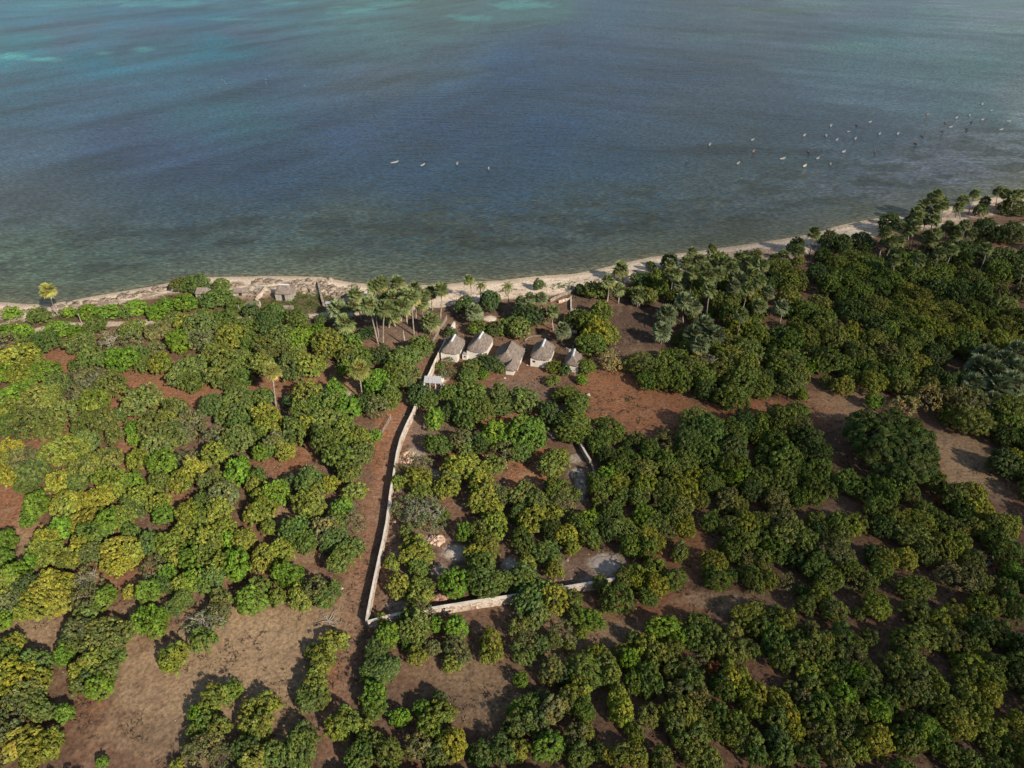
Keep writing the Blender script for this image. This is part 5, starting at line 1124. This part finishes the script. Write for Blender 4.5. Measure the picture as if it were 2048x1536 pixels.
def scatter_px(x, y, rx, ry, n, z=LAND):
    a = RNG.uniform(0, 6.28, n); r = np.sqrt(RNG.random(n)); P = [px2w(x+rx*r[i]*math.cos(a[i]), y+ry*r[i]*math.sin(a[i]), z) for i in range(n)]
    P = np.array([(p.x, p.y, 0) for p in P]); P[:, 2] = ground_z(P[:, 0], P[:, 1]); return P
R_, S_, T_ = [], [], []                                 # coral rock along the back of the beach
for x, y, rx, ry, n in ((110,612,18,5,30),(145,606,12,5,40),(180,603,14,4,45),(215,598,16,4,60),(250,592,18,5,90),(285,585,16,5,90),(320,577,14,5,80),(345,572,8,4,30),(60,618,20,3,20),(20,618,16,3,20),
                        (470,571,10,4,25),(515,563,12,4,60),(540,560,10,6,70),(556,562,8,5,30),(600,560,25,3,30),(590,570,12,4,30),(610,573,12,5,50),(640,566,14,5,60),(655,575,16,7,70),(672,590,20,8,70),(690,600,16,8,30),(585,566,20,3,20),(650,558,30,3,20),(700,575,20,6,20),(520,586,10,6,20),(500,592,8,5,16),(600,585,14,6,20)):
    P = scatter_px(x, y, rx, ry, n, .8); R_.append(P); S_.append(RNG.gamma(3, .11, n)+.08); g = RNG.uniform(.6, 1.25, n)[:, None]; T_.append(np.array([.27,.215,.165])[None]*g)
V, F, T = chunk_batch(np.concatenate(R_), np.concatenate(S_), np.concatenate(T_), .75)
tag(link('shore_rocks', np_mesh('shore_rocks', V, F, M_STONE, T)), 'brown jagged coral rock strewn along the back of the beach', 'rocks', kind='stuff')
for lab, x, y, rx, ry, n, col in (('pile of pinkish rubble stones above the round grey sand heap', 872, 1080, 17, 9, 260, (.56,.40,.30)), ('pale coral stones heaped against the right side of the long wall', 815, 915, 14, 12, 200, (.58,.40,.27)),
                                  ('reddish rubble strewn by the lower wall left of the green bush', 880, 1196, 16, 7, 160, (.40,.24,.17))):
    P = scatter_px(x, y, rx, ry, n); c = P.mean(0); rr = np.hypot(P[:, 0]-c[0], P[:, 1]-c[1]); P[:, 2] += np.maximum(0, .5*(1-rr/rr.max()))*RNG.random(n)
    g = RNG.uniform(.55, 1.3, n)[:, None]; V, F, T = chunk_batch(P-c, RNG.gamma(3, .05, n)+.05, np.array(col)[None]*g)
    o = link('rubble_heap', np_mesh('rubble_heap', V, F, M_STONE, T)); o.location = c; tag(o, lab, 'rubble')
def heap(lab, x, y, rx, ry, h, col):
    p = onground(x, y); ax = rx/ppm(p); ay = ry/ppm(p)/max(.4, math.sin(math.atan2(CAMZ, p.y)))
    n, m = 40, 9; V = []; F = []
    for j in range(m):
        f = j/(m-1)
        for i in range(n):
            a = 2*math.pi*i/n; w_ = 1+(float(fbm(np.array([math.cos(a)*1.5+x]), np.array([math.sin(a)*1.5]), 3)[0])-.5)*.5
            V.append((math.cos(a)*ax*w_*(1-f), math.sin(a)*ay*w_*(1-f), h*(math.sin(f*math.pi/2)**.8)+random.uniform(-.03,.03)-(.12 if j == 0 else 0)))
    for j in range(m-1):
        for i in range(n): F.append((j*n+i, j*n+(i+1) % n, (j+1)*n+(i+1) % n, (j+1)*n+i))
    o = link('sand_heap', np_mesh('sand_heap', V, F, simple('heap_sand', col, noise=.22, nscale=2.5, bump=.5), None, True)); o.location = p; tag(o, lab, 'sand heap')
heap('round flat topped heap of grey sand between the trees inside the compound', 911, 1106, 22, 15, .55, (.48,.41,.34))
heap('half hidden heap of grey and cream sand right of the round one', 1021, 1130, 15, 13, .5, (.44,.38,.33))
heap('wide low spread of pale sand above the right end of the lower wall', 1212, 1127, 30, 17, .25, (.45,.37,.32))
heap('pale round disc of sand on the soil above the huts', 980, 637, 13, 6, .15, (.58,.48,.38))
n = 5200; X1 = RNG.uniform(-75, 60, n); Y1 = RNG.uniform(55, 175, n); PX, PY = w2px(X1, Y1, LAND)
lft = np.interp(PY, [640, 840, 1040, 1240], [905, 822, 773, 735])
wgt = np.where((PX > lft) & (PY < 1240-(PX-735)*.17) & (PX < 1240) & (PY > 650), .8, .06)
k = RNG.random(n) < wgt*sstep(.4, .6, fbm(X1*.15, Y1*.15, 3)); P = np.stack([X1[k], Y1[k], ground_z(X1[k], Y1[k])], 1)
V, F, T = chunk_batch(P, RNG.gamma(2, .05, len(P))+.05, np.array([.46,.36,.29])[None]*RNG.uniform(.5, 1.3, len(P))[:, None])
tag(link('loose_stones', np_mesh('loose_stones', V, F, M_STONE, T)), 'loose pale stones littering the soil of the compound', 'stones', kind='stuff')

# ------------------------------------------------------------------ dry scrub, weeds and grass on the open ground
def tufts(n, box, dens, size, tints, name, label, hgt=1.0, blades=7, lo=8):
    X1 = RNG.uniform(box[0], box[1], n); Y1 = box[2]+(box[3]-box[2])*RNG.random(n)
    k = RNG.random(n) < dens(X1, Y1)*(inland(X1, Y1) > lo); X1, Y1 = X1[k], Y1[k]; m = len(X1)
    s = size*RNG.gamma(3, .33, m); Z1 = ground_z(X1, Y1)
    C = np.repeat(np.stack([X1, Y1, Z1], 1), blades, 0); S2 = np.repeat(s, blades)
    d = rand_dirs(m*blades, .15); d[:, 2] *= hgt; q = rand_dirs(m*blades); sd_ = np.cross(d, q); sd_ /= np.linalg.norm(sd_, axis=1, keepdims=True)
    base = C+np.stack([RNG.normal(size=m*blades)*.25, RNG.normal(size=m*blades)*.25, np.zeros(m*blades)], 1)*S2[:, None]
    tip = base+d*S2[:, None]; w_ = (S2*.10)[:, None]; mid = (base+tip)/2+np.array([0,0,.08])*S2[:, None]
    V = np.stack([base, mid-sd_*w_, tip, mid+sd_*w_], 1).reshape(-1, 3); F = np.arange(len(V)).reshape(-1, 4)
    tt = np.array(tints)[RNG.integers(0, len(tints), m)]; T = np.repeat(tt*RNG.uniform(.7, 1.25, m)[:, None], blades*4, 0)
    tag(link(name, np_mesh(name, V, F, M_LEAF, T)), label, 'scrub', kind='stuff')
tufts(80000, (-150, 150, 40, 240), lambda x, y: sstep(.44, .62, fbm(x*.12+3, y*.12+8, 4))*.9*(np.abs(x) < y*.75+30), .36,
      [(.16,.11,.075), (.22,.16,.11), (.12,.085,.06), (.26,.19,.12), (.14,.12,.06)], 'dry_scrub', 'knee high dry weeds and twigs scattered over the red soil', .8)
def greens(x, y):
    PX, PY = w2px(x, y, LAND); o = np.zeros_like(x)
    for cx, cy, rx, ry in ((620,598,45,20),(545,606,45,12),(600,612,60,8),(240,618,110,12),(120,628,70,12),(1120,570,50,7),(1190,582,60,11),(345,600,40,8),(900,740,30,20),(1260,803,14,8),(1860,500,60,20)):
        o = np.maximum(o, sstep(1.2, .6, np.hypot((PX-cx)/rx, (PY-cy)/ry)))
    return o*.8
tufts(60000, (-150, 150, 130, 240), greens, .55, [(.085,.13,.03), (.12,.15,.035), (.07,.10,.03)], 'green_weeds', 'low green creeping weeds at the back of the beach', .7, lo=7)

# ------------------------------------------------------------------ fallen branches
for lab, x, y, s, mat in (('bleached fallen branches on the bare ground above the double crowned tree', 657, 1245, 2.6, M_PALE), ('pale dead boughs lying over the crown near the left red gully', 232, 858, 2.2, M_PALE),
                          ('small dry fallen branch on the soil left of the yellow bush, lower middle', 1233, 1261, 1.4, M_PALE), ('tangle of grey dead twigs on the slope at the right', 1985, 1120, 4.2, M_PALE),
                          ('long dead branch lying on the bare slope near the right edge', 1955, 940, 3.0, M_BARK), ('driftwood log on the sand beside the beach palms', 1196, 561, 1.8, M_BARK)):
    p = onground(x, y); mb = MB()
    for i in range(9):
        a = random.uniform(0, 6.28); q = Vector((0,0,.15)); pts = [q]; r = [.07*s/2]
        for k in range(4):
            a += random.uniform(-.5, .5); q = q+Vector((math.cos(a)*s*.2, math.sin(a)*s*.2, random.uniform(-.02, .14)*s*.5)); pts.append(q); r.append(.07*s/2*(1-.22*(k+1)))
            if k:
                b2 = a+random.choice((-.9, .9)); mb.tube([q, q+Vector((math.cos(b2), math.sin(b2), .4))*s*.16], [.02*s/2, .008*s/2], 4, False)
        mb.tube(pts, r, 5)
    o = mb.build('fallen_branch', mat); o.location = p; tag(o, lab, 'branch')
